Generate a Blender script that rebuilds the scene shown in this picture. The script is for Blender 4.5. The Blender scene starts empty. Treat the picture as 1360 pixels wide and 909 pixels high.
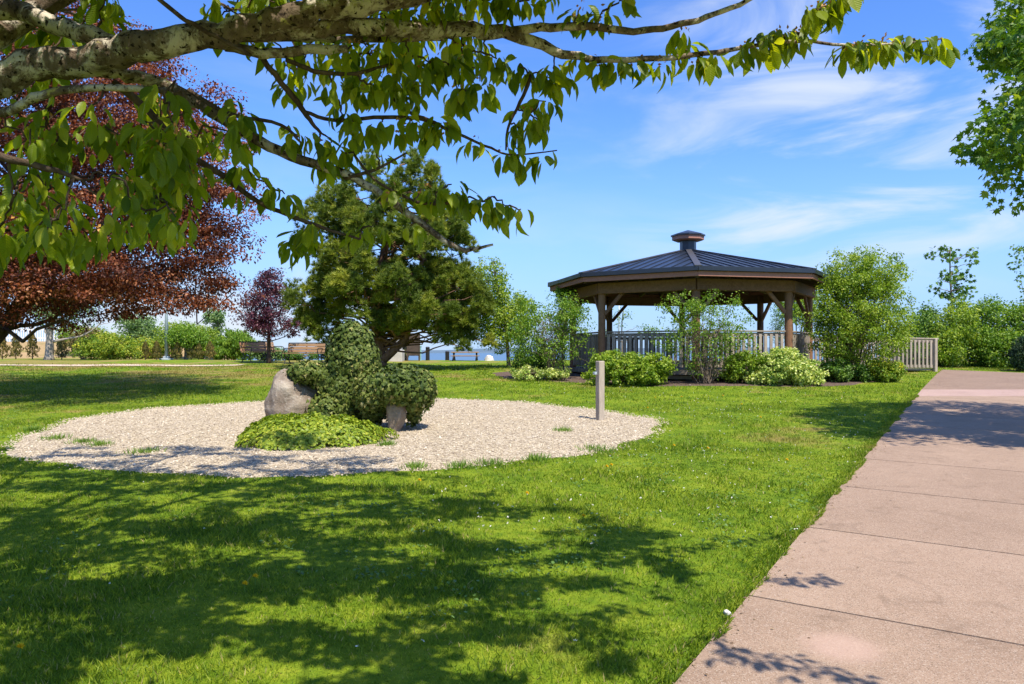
import bpy, math
import numpy as np

# ------------------------------------------------------------------ camera, sky, sun, exposure
sc = bpy.context.scene
COL = sc.collection
EYE, F, HY, CX = 1.6, 1020.0, 468.0, 680.0        # eye height, focal length in photo pixels, horizon row, centre column
cam_d = bpy.data.cameras.new("camera")
cam = bpy.data.objects.new("camera", cam_d); COL.objects.link(cam)
cam.location = (0, 0, EYE); cam.rotation_euler = (math.pi/2, 0, 0)
cam_d.sensor_width = 36.0; cam_d.lens = 36.0*F/1360.0
cam_d.shift_y = (HY-454.5)/1360.0
cam_d.clip_start = 0.05; cam_d.clip_end = 40000
sc.camera = cam

SUN_EL, SUN_AZ = math.radians(60), math.radians(150)   # azimuth clockwise from +Y (view direction): behind the camera, to the right
sun_dir = np.array([math.sin(SUN_AZ)*math.cos(SUN_EL), math.cos(SUN_AZ)*math.cos(SUN_EL), math.sin(SUN_EL)])
sd = bpy.data.lights.new("sun", 'SUN'); sd.energy = 4.9; sd.angle = math.radians(0.55); sd.color = (1.0, 0.92, 0.78)
so = bpy.data.objects.new("sun", sd); COL.objects.link(so)
so.rotation_euler = (math.radians(90)-SUN_EL, 0, math.pi-SUN_AZ)
so.location = (10, -10, 30)

world = bpy.data.worlds.new("World"); sc.world = world; world.use_nodes = True
def build_world():
    nt = world.node_tree; N = nt.nodes; L = nt.links
    N.clear()
    out = N.new('ShaderNodeOutputWorld'); bg = N.new('ShaderNodeBackground'); bg.inputs['Strength'].default_value = 0.15
    sky = N.new('ShaderNodeTexSky'); sky.sky_type = 'NISHITA'; sky.sun_disc = False
    sky.sun_elevation = SUN_EL; sky.sun_rotation = SUN_AZ
    sky.air_density = 1.0; sky.dust_density = 0.35; sky.ozone_density = 2.2; sky.altitude = 10
    hs = N.new('ShaderNodeHueSaturation'); hs.inputs['Saturation'].default_value = 1.08; hs.inputs['Value'].default_value = 1.0
    tint = N.new('ShaderNodeMix'); tint.data_type = 'RGBA'; tint.blend_type = 'MULTIPLY'; tint.inputs['Factor'].default_value = 1.0
    tint.inputs['B'].default_value = (0.66, 0.79, 1.12, 1); L.new(sky.outputs[0], tint.inputs['A']); L.new(tint.outputs['Result'], hs.inputs['Color'])
    tc = N.new('ShaderNodeTexCoord'); sep = N.new('ShaderNodeSeparateXYZ'); L.new(tc.outputs['Generated'], sep.inputs[0])
    def M(op, a, b=None, c=None, clamp=False):
        n = N.new('ShaderNodeMath'); n.operation = op; n.use_clamp = clamp
        for i, v in enumerate((a, b, c)):
            if v is None: continue
            if isinstance(v, (int, float)): n.inputs[i].default_value = v
            else: L.new(v, n.inputs[i])
        return n.outputs[0]
    mp = N.new('ShaderNodeMapping'); mp.vector_type = 'POINT'; mp.inputs['Rotation'].default_value = (0, math.radians(17), 0); mp.inputs['Scale'].default_value = (1.7, 1.2, 6.5)
    mp.inputs['Location'].default_value = (0.2, 0.4, 0.15)
    L.new(tc.outputs['Generated'], mp.inputs[0])
    def noise(vec, scale, detail, rough, dist):
        n = N.new('ShaderNodeTexNoise'); n.inputs['Scale'].default_value = scale; n.inputs['Detail'].default_value = detail
        n.inputs['Roughness'].default_value = rough; n.inputs['Distortion'].default_value = dist; L.new(vec, n.inputs[0]); return n.outputs[0]
    def ramp(v, a, b):
        n = N.new('ShaderNodeMapRange'); n.interpolation_type = 'SMOOTHSTEP'
        n.inputs[1].default_value = a; n.inputs[2].default_value = b; L.new(v, n.inputs[0]); return n.outputs[0]
    n1 = noise(mp.outputs[0], 1.9, 7, 0.56, 0.9)
    cir = ramp(n1, 0.43, 0.72)
    side = M('ADD', M('MULTIPLY', ramp(sep.outputs[0], 0.08, 0.34), 0.88), 0.16)      # the cirrus lies towards the right of the view
    cir = M('MULTIPLY', M('MULTIPLY', cir, side), M('MULTIPLY', ramp(sep.outputs[2], 0.05, 0.16), 0.8))
    # soft cumulus bank low on the left horizon
    n2 = noise(tc.outputs['Generated'], 7.0, 6, 0.55, 0.2)
    low = M('MULTIPLY', ramp(sep.outputs[2], 0.15, 0.03), ramp(n2, 0.44, 0.6))
    low = M('MULTIPLY', low, ramp(sep.outputs[0], 0.0, -0.3))
    msk = M('MAXIMUM', cir, M('MULTIPLY', low, 0.85))
    haze = M('MULTIPLY', ramp(sep.outputs[2], 0.28, 0.0), 0.75)
    hz = N.new('ShaderNodeMix'); hz.data_type = 'RGBA'; L.new(haze, hz.inputs['Factor']); L.new(hs.outputs[0], hz.inputs['A']); hz.inputs['B'].default_value = (1.6, 2.65, 4.4, 1)
    mix = N.new('ShaderNodeMix'); mix.data_type = 'RGBA'; L.new(msk, mix.inputs['Factor'])
    L.new(hz.outputs['Result'], mix.inputs['A']); mix.inputs['B'].default_value = (3.7, 4.0, 4.4, 1)
    L.new(mix.outputs['Result'], bg.inputs['Color']); L.new(bg.outputs[0], out.inputs[0])
build_world()
sc.view_settings.view_transform = 'Standard'; sc.view_settings.look = 'None'
sc.view_settings.exposure = 0.62; sc.view_settings.gamma = 1.0; sc.view_settings.use_curve_mapping = False
sc.cycles.max_bounces = 6; sc.cycles.diffuse_bounces = 3; sc.cycles.glossy_bounces = 2; sc.cycles.transmission_bounces = 4
sc.cycles.transparent_max_bounces = 4; sc.cycles.caustics_reflective = False; sc.cycles.caustics_refractive = False
sc.cycles.use_denoising = True

# ------------------------------------------------------------------ helpers
RNG = np.random.default_rng
def sstep(a, b, v):
    t = np.clip((np.asarray(v, float)-a)/(b-a), 0, 1); return t*t*(3-2*t)
def zg(x, y):
    """height of the ground"""
    x = np.asarray(x, float); y = np.asarray(y, float)
    z = 0.039*np.clip(y, -15, 26) + 0.028*np.clip(y-26, 0, 8)
    left = sstep(0, -3, x+0.345*y)
    fall = np.where(y > 34.5, -((y-34.5)/18.0)**1.6*1.6, 0)
    fall = np.maximum(fall, -11)
    bank = 1.05*sstep(42, 50, y)*sstep(-14.5, -19, x)
    z = z + fall*(1-left) + bank*left
    z = z - 9*sstep(120, 260, y)*left
    z = z + (0.018*np.sin(x*1.3+y*.7)+0.014*np.sin(x*.6-y*1.1))*sstep(2, 6, y)*0.6*sstep(.2, -2.0, x-(.732+.607*(y-3.393)))
    return z
def gz(x, y): return float(zg(x, y))
def W(px, py, Y): return np.array([(px-CX)/F*Y, Y, EYE+(HY-py)/F*Y])     # a measured photo point at depth Y, in metres
def G(px, Y):
    x = (px-CX)/F*Y; return np.array([x, Y, gz(x, Y)])
def unit(v):
    v = np.asarray(v, float); return v/np.maximum(np.linalg.norm(v, axis=-1, keepdims=True), 1e-9)
def rsphere(rng, n):
    return unit(rng.normal(size=(n, 3)))

class Geo:
    """collects vertices and faces and links them as ONE mesh object"""
    def __init__(s): s.V = []; s.Q = []; s.T = []; s.tone = []; s.uv = []; s.n = 0; s.mi = 0; s.QM = []; s.TM = []
    def add(s, V, quads=None, tris=None, tone=0.5, uv=None):
        V = np.asarray(V, float).reshape(-1, 3)
        if quads is not None and len(quads): s.Q.append(np.asarray(quads, int)+s.n); s.QM.append(np.full(len(quads), s.mi))
        if tris is not None and len(tris): s.T.append(np.asarray(tris, int)+s.n); s.TM.append(np.full(len(tris), s.mi))
        s.tone.append(np.broadcast_to(np.asarray(tone, float), (len(V),)))
        s.uv.append(np.zeros((len(V), 2)) if uv is None else np.asarray(uv, float))
        s.V.append(V); s.n += len(V); return s
    def box(s, c, size, R=None, tone=0.5, bev=0.0):
        sx, sy, sz = np.asarray(size, float)/2
        if bev > 0:
            b = min(bev, sx*.9, sy*.9, sz*.9); P = []
            for z, i in ((-sz, b), (-sz+b, 0), (sz-b, 0), (sz, b)):
                x, y = sx-i, sy-i; cb = max(b-i, b*.3)
                P += [(-x+cb, -y, z), (x-cb, -y, z), (x, -y+cb, z), (x, y-cb, z), (x-cb, y, z), (-x+cb, y, z), (-x, y-cb, z), (-x, -y+cb, z)]
            P = np.array(P); Q = []
            for k in range(3):
                for j in range(8): Q.append((k*8+j, k*8+(j+1) % 8, k*8+8+(j+1) % 8, k*8+8+j))
            for o, fl in ((0, True), (24, False)):
                fs = [(0, 1, 2, 3), (0, 3, 4, 7), (7, 4, 5, 6)]
                for f in fs: Q.append([o+i for i in (f[::-1] if fl else f)])
        else:
            P = np.array([(x, y, z) for z in (-sz, sz) for y in (-sy, sy) for x in (-sx, sx)])
            Q = [(0, 2, 3, 1), (4, 5, 7, 6), (0, 1, 5, 4), (2, 6, 7, 3), (0, 4, 6, 2), (1, 3, 7, 5)]
        if R is not None: P = P @ np.asarray(R).T
        return s.add(P+np.asarray(c, float), quads=Q, tone=tone)
    def beam(s, a, b, w, h, tone=0.5, bev=0.0, up=(0, 0, 1)):
        a = np.asarray(a, float); b = np.asarray(b, float); d = b-a; L = np.linalg.norm(d); x = d/L
        y = np.cross(up, x)
        if np.linalg.norm(y) < 1e-4: y = np.cross((0, 1, 0), x)
        y = unit(y); z = np.cross(x, y)
        return s.box((a+b)/2, (L, w, h), R=np.stack([x, y, z], 1), tone=tone, bev=bev)
    def tube(s, pts, rad, seg=8, rng=None, rough=0.0, cap=True, tone=0.5):
        pts = np.asarray(pts, float); n = len(pts); rad = np.broadcast_to(np.asarray(rad, float), (n,))
        t = np.gradient(pts, axis=0) if n > 2 else np.repeat((pts[1]-pts[0])[None], 2, 0)
        t = unit(t); ref = np.array([0.31, 0.2, 0.93])
        if abs(np.dot(unit(t.mean(0)), unit(ref))) > .9: ref = np.array([0.9, .3, .1])
        u = unit(np.cross(t, ref)); v = np.cross(t, u)
        a = np.linspace(0, 2*np.pi, seg, endpoint=False)
        r = np.repeat(rad[:, None], seg, 1)
        if rng is not None and rough > 0: r = r*(1+rng.normal(size=r.shape)*rough)
        P = pts[:, None]+r[..., None]*(np.cos(a)[None, :, None]*u[:, None]+np.sin(a)[None, :, None]*v[:, None])
        i = np.arange(n-1)[:, None]*seg; j = np.arange(seg)[None]; j2 = (j+1) % seg
        Q = np.stack([i+j, i+j2, i+seg+j2, i+seg+j], -1).reshape(-1, 4)
        T = [(0, (k+1), k) for k in range(1, seg-1)]+[((n-1)*seg, (n-1)*seg+k, (n-1)*seg+k+1) for k in range(1, seg-1)] if cap else None
        return s.add(P.reshape(-1, 3), quads=Q, tris=T, tone=tone)
    def inst(s, tmpl, pos, d, nrm, size, tone, wscale=None):
        """copies of a small leaf template: +Y of the template along d, +Z along nrm"""
        TV, TT, TU = tmpl; pos = np.asarray(pos, float); n = len(pos)
        if n == 0: return s
        y = unit(d); x = unit(np.cross(y, nrm)); z = np.cross(x, y)
        size = np.broadcast_to(np.asarray(size, float), (n,)); ws = size if wscale is None else size*wscale
        P = pos[:, None]+TV[None, :, 0, None]*x[:, None]*ws[:, None, None]+TV[None, :, 1, None]*y[:, None]*size[:, None, None]+TV[None, :, 2, None]*z[:, None]*size[:, None, None]
        T = (TT[None]+(np.arange(n)*len(TV))[:, None, None]).reshape(-1, 3)
        tn = np.repeat(np.broadcast_to(np.asarray(tone, float), (n,)), len(TV))
        return s.add(P.reshape(-1, 3), tris=T, tone=tn, uv=np.tile(TU, (n, 1)))
    def build(s, name, mat, parent=None, smooth=False, origin=None):
        V = np.concatenate(s.V)
        if origin is None: origin = np.array(parent.location) if (parent is not None and parent.get('_abs')) else np.zeros(3)
        V = V-np.asarray(origin, float)
        Q = np.concatenate(s.Q) if s.Q else np.zeros((0, 4), int)
        T = np.concatenate(s.T) if s.T else np.zeros((0, 3), int)
        me = bpy.data.meshes.new(name)
        me.vertices.add(len(V)); me.vertices.foreach_set("co", V.astype(np.float32).ravel())
        loops = np.concatenate([Q.ravel(), T.ravel()]).astype(np.int32)
        me.loops.add(len(loops)); me.loops.foreach_set("vertex_index", loops)
        st = np.concatenate([np.arange(len(Q))*4, len(Q)*4+np.arange(len(T))*3]).astype(np.int32)
        me.polygons.add(len(st)); me.polygons.foreach_set("loop_start", st)
        me.polygons.foreach_set("use_smooth", np.full(len(st), smooth, dtype=bool))
        me.polygons.foreach_set('material_index', np.concatenate(s.QM+s.TM).astype(np.int32))
        me.update(calc_edges=True); me.validate(verbose=False)
        if len(me.vertices) == len(V):
            at = me.attributes.new("tone", 'FLOAT', 'POINT'); at.data.foreach_set("value", np.concatenate(s.tone).astype(np.float32))
            uv = np.concatenate(s.uv)
            if np.any(uv):
                at = me.attributes.new("luv", 'FLOAT2', 'POINT'); at.data.foreach_set("vector", uv.astype(np.float32).ravel())
        for m in (mat if isinstance(mat, (list, tuple)) else [mat]): me.materials.append(m)
        o = bpy.data.objects.new(name, me); COL.objects.link(o)
        if parent is not None: o.parent = parent
        else: o.location = origin
        return o

def tag(o, label=None, cat=None, group=None, kind=None):
    if label: o['label'] = label
    if cat: o['category'] = cat
    if group: o['group'] = group
    if kind: o['kind'] = kind
    return o
def thing(name, label, cat, loc, group=None, rz=0.0):
    """an Empty at the base of a thing; with rz == 0 its parts may be given in world coordinates"""
    o = bpy.data.objects.new(name, None); COL.objects.link(o); o.location = [float(v) for v in loc]; o.rotation_euler = (0, 0, rz)
    o.empty_display_size = 0.2
    if rz == 0.0: o['_abs'] = 1
    return tag(o, label, cat, group)
def structure(o): o['kind'] = 'structure'; return o
def children(o): return [c for c in bpy.data.objects if c.parent == o]
def copy_tree(o, parent=None):
    c = o.copy(); COL.objects.link(c)
    if parent is not None: c.parent = parent
    for ch in children(o): copy_tree(ch, c)
    return c
def path_pts(P, n):
    """Catmull-Rom through control points"""
    P = np.asarray(P, float); m = len(P)
    E = np.vstack([2*P[0]-P[1], P, 2*P[-1]-P[-2]])
    t = np.linspace(0, m-1, n); i = np.minimum(t.astype(int), m-2); f = (t-i)[:, None]
    a, b, c, d = E[i], E[i+1], E[i+2], E[i+3]
    return 0.5*((2*b)+(-a+c)*f+(2*a-5*b+4*c-d)*f**2+(-a+3*b-3*c+d)*f**3)

# value noise used to make silhouettes uneven
_pn = RNG(5).random((32, 32, 32))
def vnoise(P):
    P = np.asarray(P, float); i = np.floor(P).astype(int); f = P-i; f = f*f*(3-2*f); r = 0
    for dx in (0, 1):
        for dy in (0, 1):
            for dz in (0, 1):
                w = (f[..., 0] if dx else 1-f[..., 0])*(f[..., 1] if dy else 1-f[..., 1])*(f[..., 2] if dz else 1-f[..., 2])
                r = r+w*_pn[(i[..., 0]+dx) % 32, (i[..., 1]+dy) % 32, (i[..., 2]+dz) % 32]
    return r

# ------------------------------------------------------------------ leaf templates (x width, y length, z lift; triangles; uv)
def tmpl(V, T, U=None):
    V = np.array(V, float); return V, np.array(T, int), (np.array(U, float) if U is not None else np.stack([V[:, 0], V[:, 1]], 1))
LEAF = tmpl([(0, 0, 0), (.28, .42, .07), (0, 1, -.12), (-.28, .42, .07), (0, .5, 0)], [(0, 1, 4), (1, 2, 4), (2, 3, 4), (3, 0, 4)])
ROUND = tmpl([(0, 0, 0), (.36, .25, .05), (.38, .65, .05), (0, 1, -.08), (-.38, .65, .05), (-.36, .25, .05), (0, .5, -.02)],
             [(0, 1, 6), (1, 2, 6), (2, 3, 6), (3, 4, 6), (4, 5, 6), (5, 0, 6)])
NEEDLE = tmpl([(-.5, 0, 0), (.5, 0, 0), (0, 1, 0)], [(0, 1, 2)])
BLADE = tmpl([(-.5, 0, 0), (.5, 0, 0), (.36, .55, .05), (-.36, .55, .05), (0, 1, .22)], [(0, 1, 2), (0, 2, 3), (3, 2, 4)])
def cherry_leaf(curl=.22, fold=.06, side=0.0):
    ts = [0, .1, .28, .5, .72, .88, 1.0]; ws = [0, .10, .205, .25, .195, .085, 0]
    V = []; U = []; T = []
    for t, w in zip(ts, ws):
        z = -curl*t**2
        for k in (-1, 0, 1):
            V.append((k*w*(1-fold*2)+side*t*t, t*(1-.3*curl*t), z+(fold if k else 0)*min(1, w*5))); U.append((k*w, t))
    for i in range(len(ts)-1):
        for k in (0, 1):
            a = i*3+k; T += [(a, a+1, a+4), (a, a+4, a+3)]
    return tmpl(V, T, U)
CHERRY = cherry_leaf(); CHERRY_VAR = [CHERRY, cherry_leaf(.45, .11, .07), cherry_leaf(.10, .03, -.06), cherry_leaf(.32, .14, -.1)]
def maple_leaf():
    ang = [-90, -40, -25, 0, 22, 45, 62, 78, 90, 102, 118, 135, 158, 180, 205, 220]
    r = [.12, .3, .22, .5, .3, .62, .36, .42, .72, .42, .36, .62, .3, .5, .22, .3]
    V = [(0, .35, 0)]
    for a, q in zip(ang, r): V.append((q*math.cos(math.radians(a)), .35+q*math.sin(math.radians(a)), -.12*q+.04*math.sin(a)))
    n = len(ang); T = [(0, 1+i, 1+(i+1) % n) for i in range(n)]
    return tmpl(V, T)
MAPLE = maple_leaf()
IVY = tmpl([(0, 0, 0), (.3, -.05, .02), (.5, .3, -.04), (.26, .42, .03), (0, 1, -.1), (-.26, .42, .03), (-.5, .3, -.04), (-.3, -.05, .02), (0, .3, .06)],
           [(8, 0, 1), (8, 1, 2), (8, 2, 3), (8, 3, 4), (8, 4, 5), (8, 5, 6), (8, 6, 7), (8, 7, 0)])

# ------------------------------------------------------------------ materials
class NT:
    def __init__(s, name):
        s.m = bpy.data.materials.new(name); s.m.use_nodes = True; s.t = s.m.node_tree; s.t.nodes.clear()
        s.out = s.t.nodes.new('ShaderNodeOutputMaterial')
    def n(s, typ, **kw):
        o = s.t.nodes.new(typ)
        for k, v in kw.items(): setattr(o, k, v)
        return o
    def l(s, a, b): s.t.links.new(a, b)
    def set(s, inp, v):
        if hasattr(v, 'is_linked') or hasattr(v, 'links'): s.l(v, inp)
        elif isinstance(v, (tuple, list)): inp.default_value = tuple(v)+((1,) if len(v) == 3 and len(inp.default_value) == 4 else ())
        else: inp.default_value = v
    def coord(s, scale=(1, 1, 1), rot=(0, 0, 0), which='Object'):
        c = s.n('ShaderNodeTexCoord'); m = s.n('ShaderNodeMapping'); s.l(c.outputs[which], m.inputs[0])
        m.inputs['Scale'].default_value = scale; m.inputs['Rotation'].default_value = rot; return m.outputs[0]
    def pos(s, scale=(1, 1, 1)):
        c = s.n('ShaderNodeNewGeometry'); m = s.n('ShaderNodeMapping'); s.l(c.outputs['Position'], m.inputs[0]); m.inputs['Scale'].default_value = scale; return m.outputs[0]
    def noise(s, vec, scale, detail=4, rough=.55, dist=0.0):
        n = s.n('ShaderNodeTexNoise'); s.l(vec, n.inputs['Vector']); s.set(n.inputs['Scale'], scale); s.set(n.inputs['Detail'], detail)
        s.set(n.inputs['Roughness'], rough); s.set(n.inputs['Distortion'], dist); return n.outputs[0]
    def voro(s, vec, scale, feature='F1', out='Distance'):
        n = s.n('ShaderNodeTexVoronoi', feature=feature); s.l(vec, n.inputs['Vector']); s.set(n.inputs['Scale'], scale); return n.outputs[out]
    def ramp(s, fac, stops):
        n = s.n('ShaderNodeValToRGB'); e = n.color_ramp.elements
        while len(e) < len(stops): e.new(0.5)
        for el, (p, c) in zip(e, stops): el.position = p; el.color = tuple(c)+(1,)
        s.l(fac, n.inputs[0]); return n.outputs[0]
    def rng(s, v, a, b, c=0.0, d=1.0):
        n = s.n('ShaderNodeMapRange'); n.interpolation_type = 'SMOOTHSTEP'; s.l(v, n.inputs[0])
        for i, q in enumerate((a, b, c, d)): n.inputs[i+1].default_value = q
        return n.outputs[0]
    def mix(s, f, a, b, mode='MIX'):
        n = s.n('ShaderNodeMix', data_type='RGBA', blend_type=mode); s.set(n.inputs['Factor'], f); s.set(n.inputs['A'], a); s.set(n.inputs['B'], b); return n.outputs['Result']
    def math(s, op, a, b=0.0):
        n = s.n('ShaderNodeMath', operation=op); s.set(n.inputs[0], a); s.set(n.inputs[1], b); return n.outputs[0]
    def attr(s, name): n = s.n('ShaderNodeAttribute', attribute_name=name); return n
    def bump(s, h, strength=.4, dist=.02):
        n = s.n('ShaderNodeBump'); s.set(n.inputs['Strength'], strength); s.set(n.inputs['Distance'], dist); s.l(h, n.inputs['Height']); return n.outputs[0]
    def bsdf(s, color, rough=.7, spec=.3, normal=None, metal=0.0):
        b = s.n('ShaderNodeBsdfPrincipled'); s.set(b.inputs['Base Color'], color); s.set(b.inputs['Roughness'], rough)
        s.set(b.inputs['Specular IOR Level'], spec); s.set(b.inputs['Metallic'], metal)
        if normal is not None: s.l(normal, b.inputs['Normal'])
        return b.outputs[0]
    def fin(s, sh): s.l(sh, s.out.inputs[0]); return s.m

GAIN = {'pine_needles': 1.18, 'copper_leaf': 1.1, 'ivy_leaf': 1.0, 'cherry_leaf': 1.1, 'dry_litter': 1.0}
def leaf_mat(name, stops, trans=.35, tcol=(1.25, 1.3, .6), rough=.45, spec=.35, veins=False, vary=.25):
    stops = [(p_, tuple(min(.8, q*GAIN.get(name, 1.15)) for q in c_)) for p_, c_ in stops]
    s = NT(name); tn = s.attr('tone').outputs['Fac']
    nz = s.noise(s.pos(), 1.7, 3)
    t = s.math('ADD', tn, s.math('MULTIPLY', s.math('SUBTRACT', nz, .5), vary))
    c = s.ramp(t, stops); nrm = None
    if veins:
        uv = s.attr('luv').outputs['Vector']; sp = s.n('ShaderNodeSeparateXYZ'); s.l(uv, sp.inputs[0])
        ax = s.math('ABSOLUTE', sp.outputs[0]); v = s.math('SUBTRACT', sp.outputs[1], s.math('MULTIPLY', ax, .9))
        w = s.math('SINE', s.math('MULTIPLY', v, 62.0)); wv = s.rng(w, -.2, 1.0)
        mid = s.rng(ax, 0.0, .025, 1.0, 0.0)
        c = s.mix(s.math('MULTIPLY', s.math('MAXIMUM', s.math('MULTIPLY', wv, .35), mid), .5), c, s.mix(1.0, c, (1.5, 1.35, 1.1), 'MULTIPLY'))
        nrm = s.bump(wv, .35, .004)
    b = s.bsdf(c, rough, spec, nrm)
    tr = s.n('ShaderNodeBsdfTranslucent'); s.l(s.mix(1.0, c, tcol, 'MULTIPLY'), tr.inputs[0])
    if nrm is not None: s.l(nrm, tr.inputs['Normal'])
    m = s.n('ShaderNodeMixShader'); m.inputs[0].default_value = trans; s.l(b, m.inputs[1]); s.l(tr.outputs[0], m.inputs[2])
    return s.fin(m.outputs[0])

def bark_mat(name, base, light, scale=9, lichen=None):
    s = NT(name); v = s.coord((1, 1, .45)); n = s.noise(v, scale, 6, .65, .4); n2 = s.noise(s.coord(), scale*.34, 7, .72, .5)
    c = s.ramp(n, [(.3, base), (.7, light)])
    if lichen:
        c = s.mix(s.rng(n2, .47, .58), c, lichen[0]); n3 = s.noise(s.coord(), scale*.8, 5, .6, .3)
        c = s.mix(s.rng(n3, .62, .7), c, lichen[1])
        n4 = s.noise(s.coord((1, 1, 1)), scale*2.6, 4, .6); c = s.mix(s.rng(n4, .56, .64), c, tuple(q*.35 for q in base))
    return s.fin(s.bsdf(c, .9, .15, s.bump(s.math('ADD', n, s.math('MULTIPLY', n2, .8)), 1.0, .03)))

def wood_mat(name, a, b, rough=.75, grain=(2, 2, 2), spec=.25):
    s = NT(name); v = s.coord(grain); n = s.noise(v, 6, 6, .6, 1.2); n2 = s.noise(s.coord(), 1.1, 3)
    ob = s.n('ShaderNodeObjectInfo')
    f = s.math('ADD', s.math('MULTIPLY', n, .75), s.math('MULTIPLY', n2, .35)); f = s.math('ADD', f, s.math('MULTIPLY', s.math('SUBTRACT', ob.outputs['Random'], .5), .3))
    return s.fin(s.bsdf(s.ramp(f, [(.3, a), (.8, b)]), rough, spec, s.bump(n, .3, .004)))

def plain(name, c, rough=.6, spec=.4, metal=0.0, var=.12, scale=8):
    s = NT(name); n = s.noise(s.coord(), scale, 5, .6)
    lo = tuple(q*(1-var) for q in c); hi = tuple(min(1, q*(1+var)) for q in c)
    return s.fin(s.bsdf(s.ramp(n, [(.3, lo), (.7, hi)]), rough, spec, None, metal))

GR_STOPS = None
def grass_color(s, tone=None):
    p = s.pos(); big = s.noise(p, .3, 5, .6, .5); mid = s.noise(p, 1.7, 6, .68, .4); fine = s.noise(p, 9, 3)
    f = s.math('ADD', s.math('MULTIPLY', mid, .6), s.math('MULTIPLY', fine, .4))
    if tone is not None: f = s.math('ADD', s.math('MULTIPLY', f, .66), s.math('MULTIPLY', tone, .34))
    c = s.ramp(f, [(.3, (.05, .105, .008)), (.44, (.135, .225, .012)), (.58, (.25, .325, .02)), (.76, (.42, .43, .055))])
    # the turf is dry and yellow farther out and along the gravel
    sp = s.n('ShaderNodeSeparateXYZ'); s.l(p, sp.inputs[0])
    far = s.rng(sp.outputs[1], 14.0, 30.0, 0.0, .12)
    leftd = s.math('MULTIPLY', s.rng(sp.outputs[0], -4.5, -8.5), s.rng(sp.outputs[1], 9.5, 12.0, 0.0, .07))
    pt = s.math('ADD', s.math('ADD', big, s.math('MULTIPLY', s.math('SUBTRACT', mid, .5), .55)), s.math('ADD', far, leftd))
    dry = s.rng(pt, .60, .76)
    return s.mix(s.math('MULTIPLY', dry, .8), c, (.34, .25, .085)), f

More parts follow.
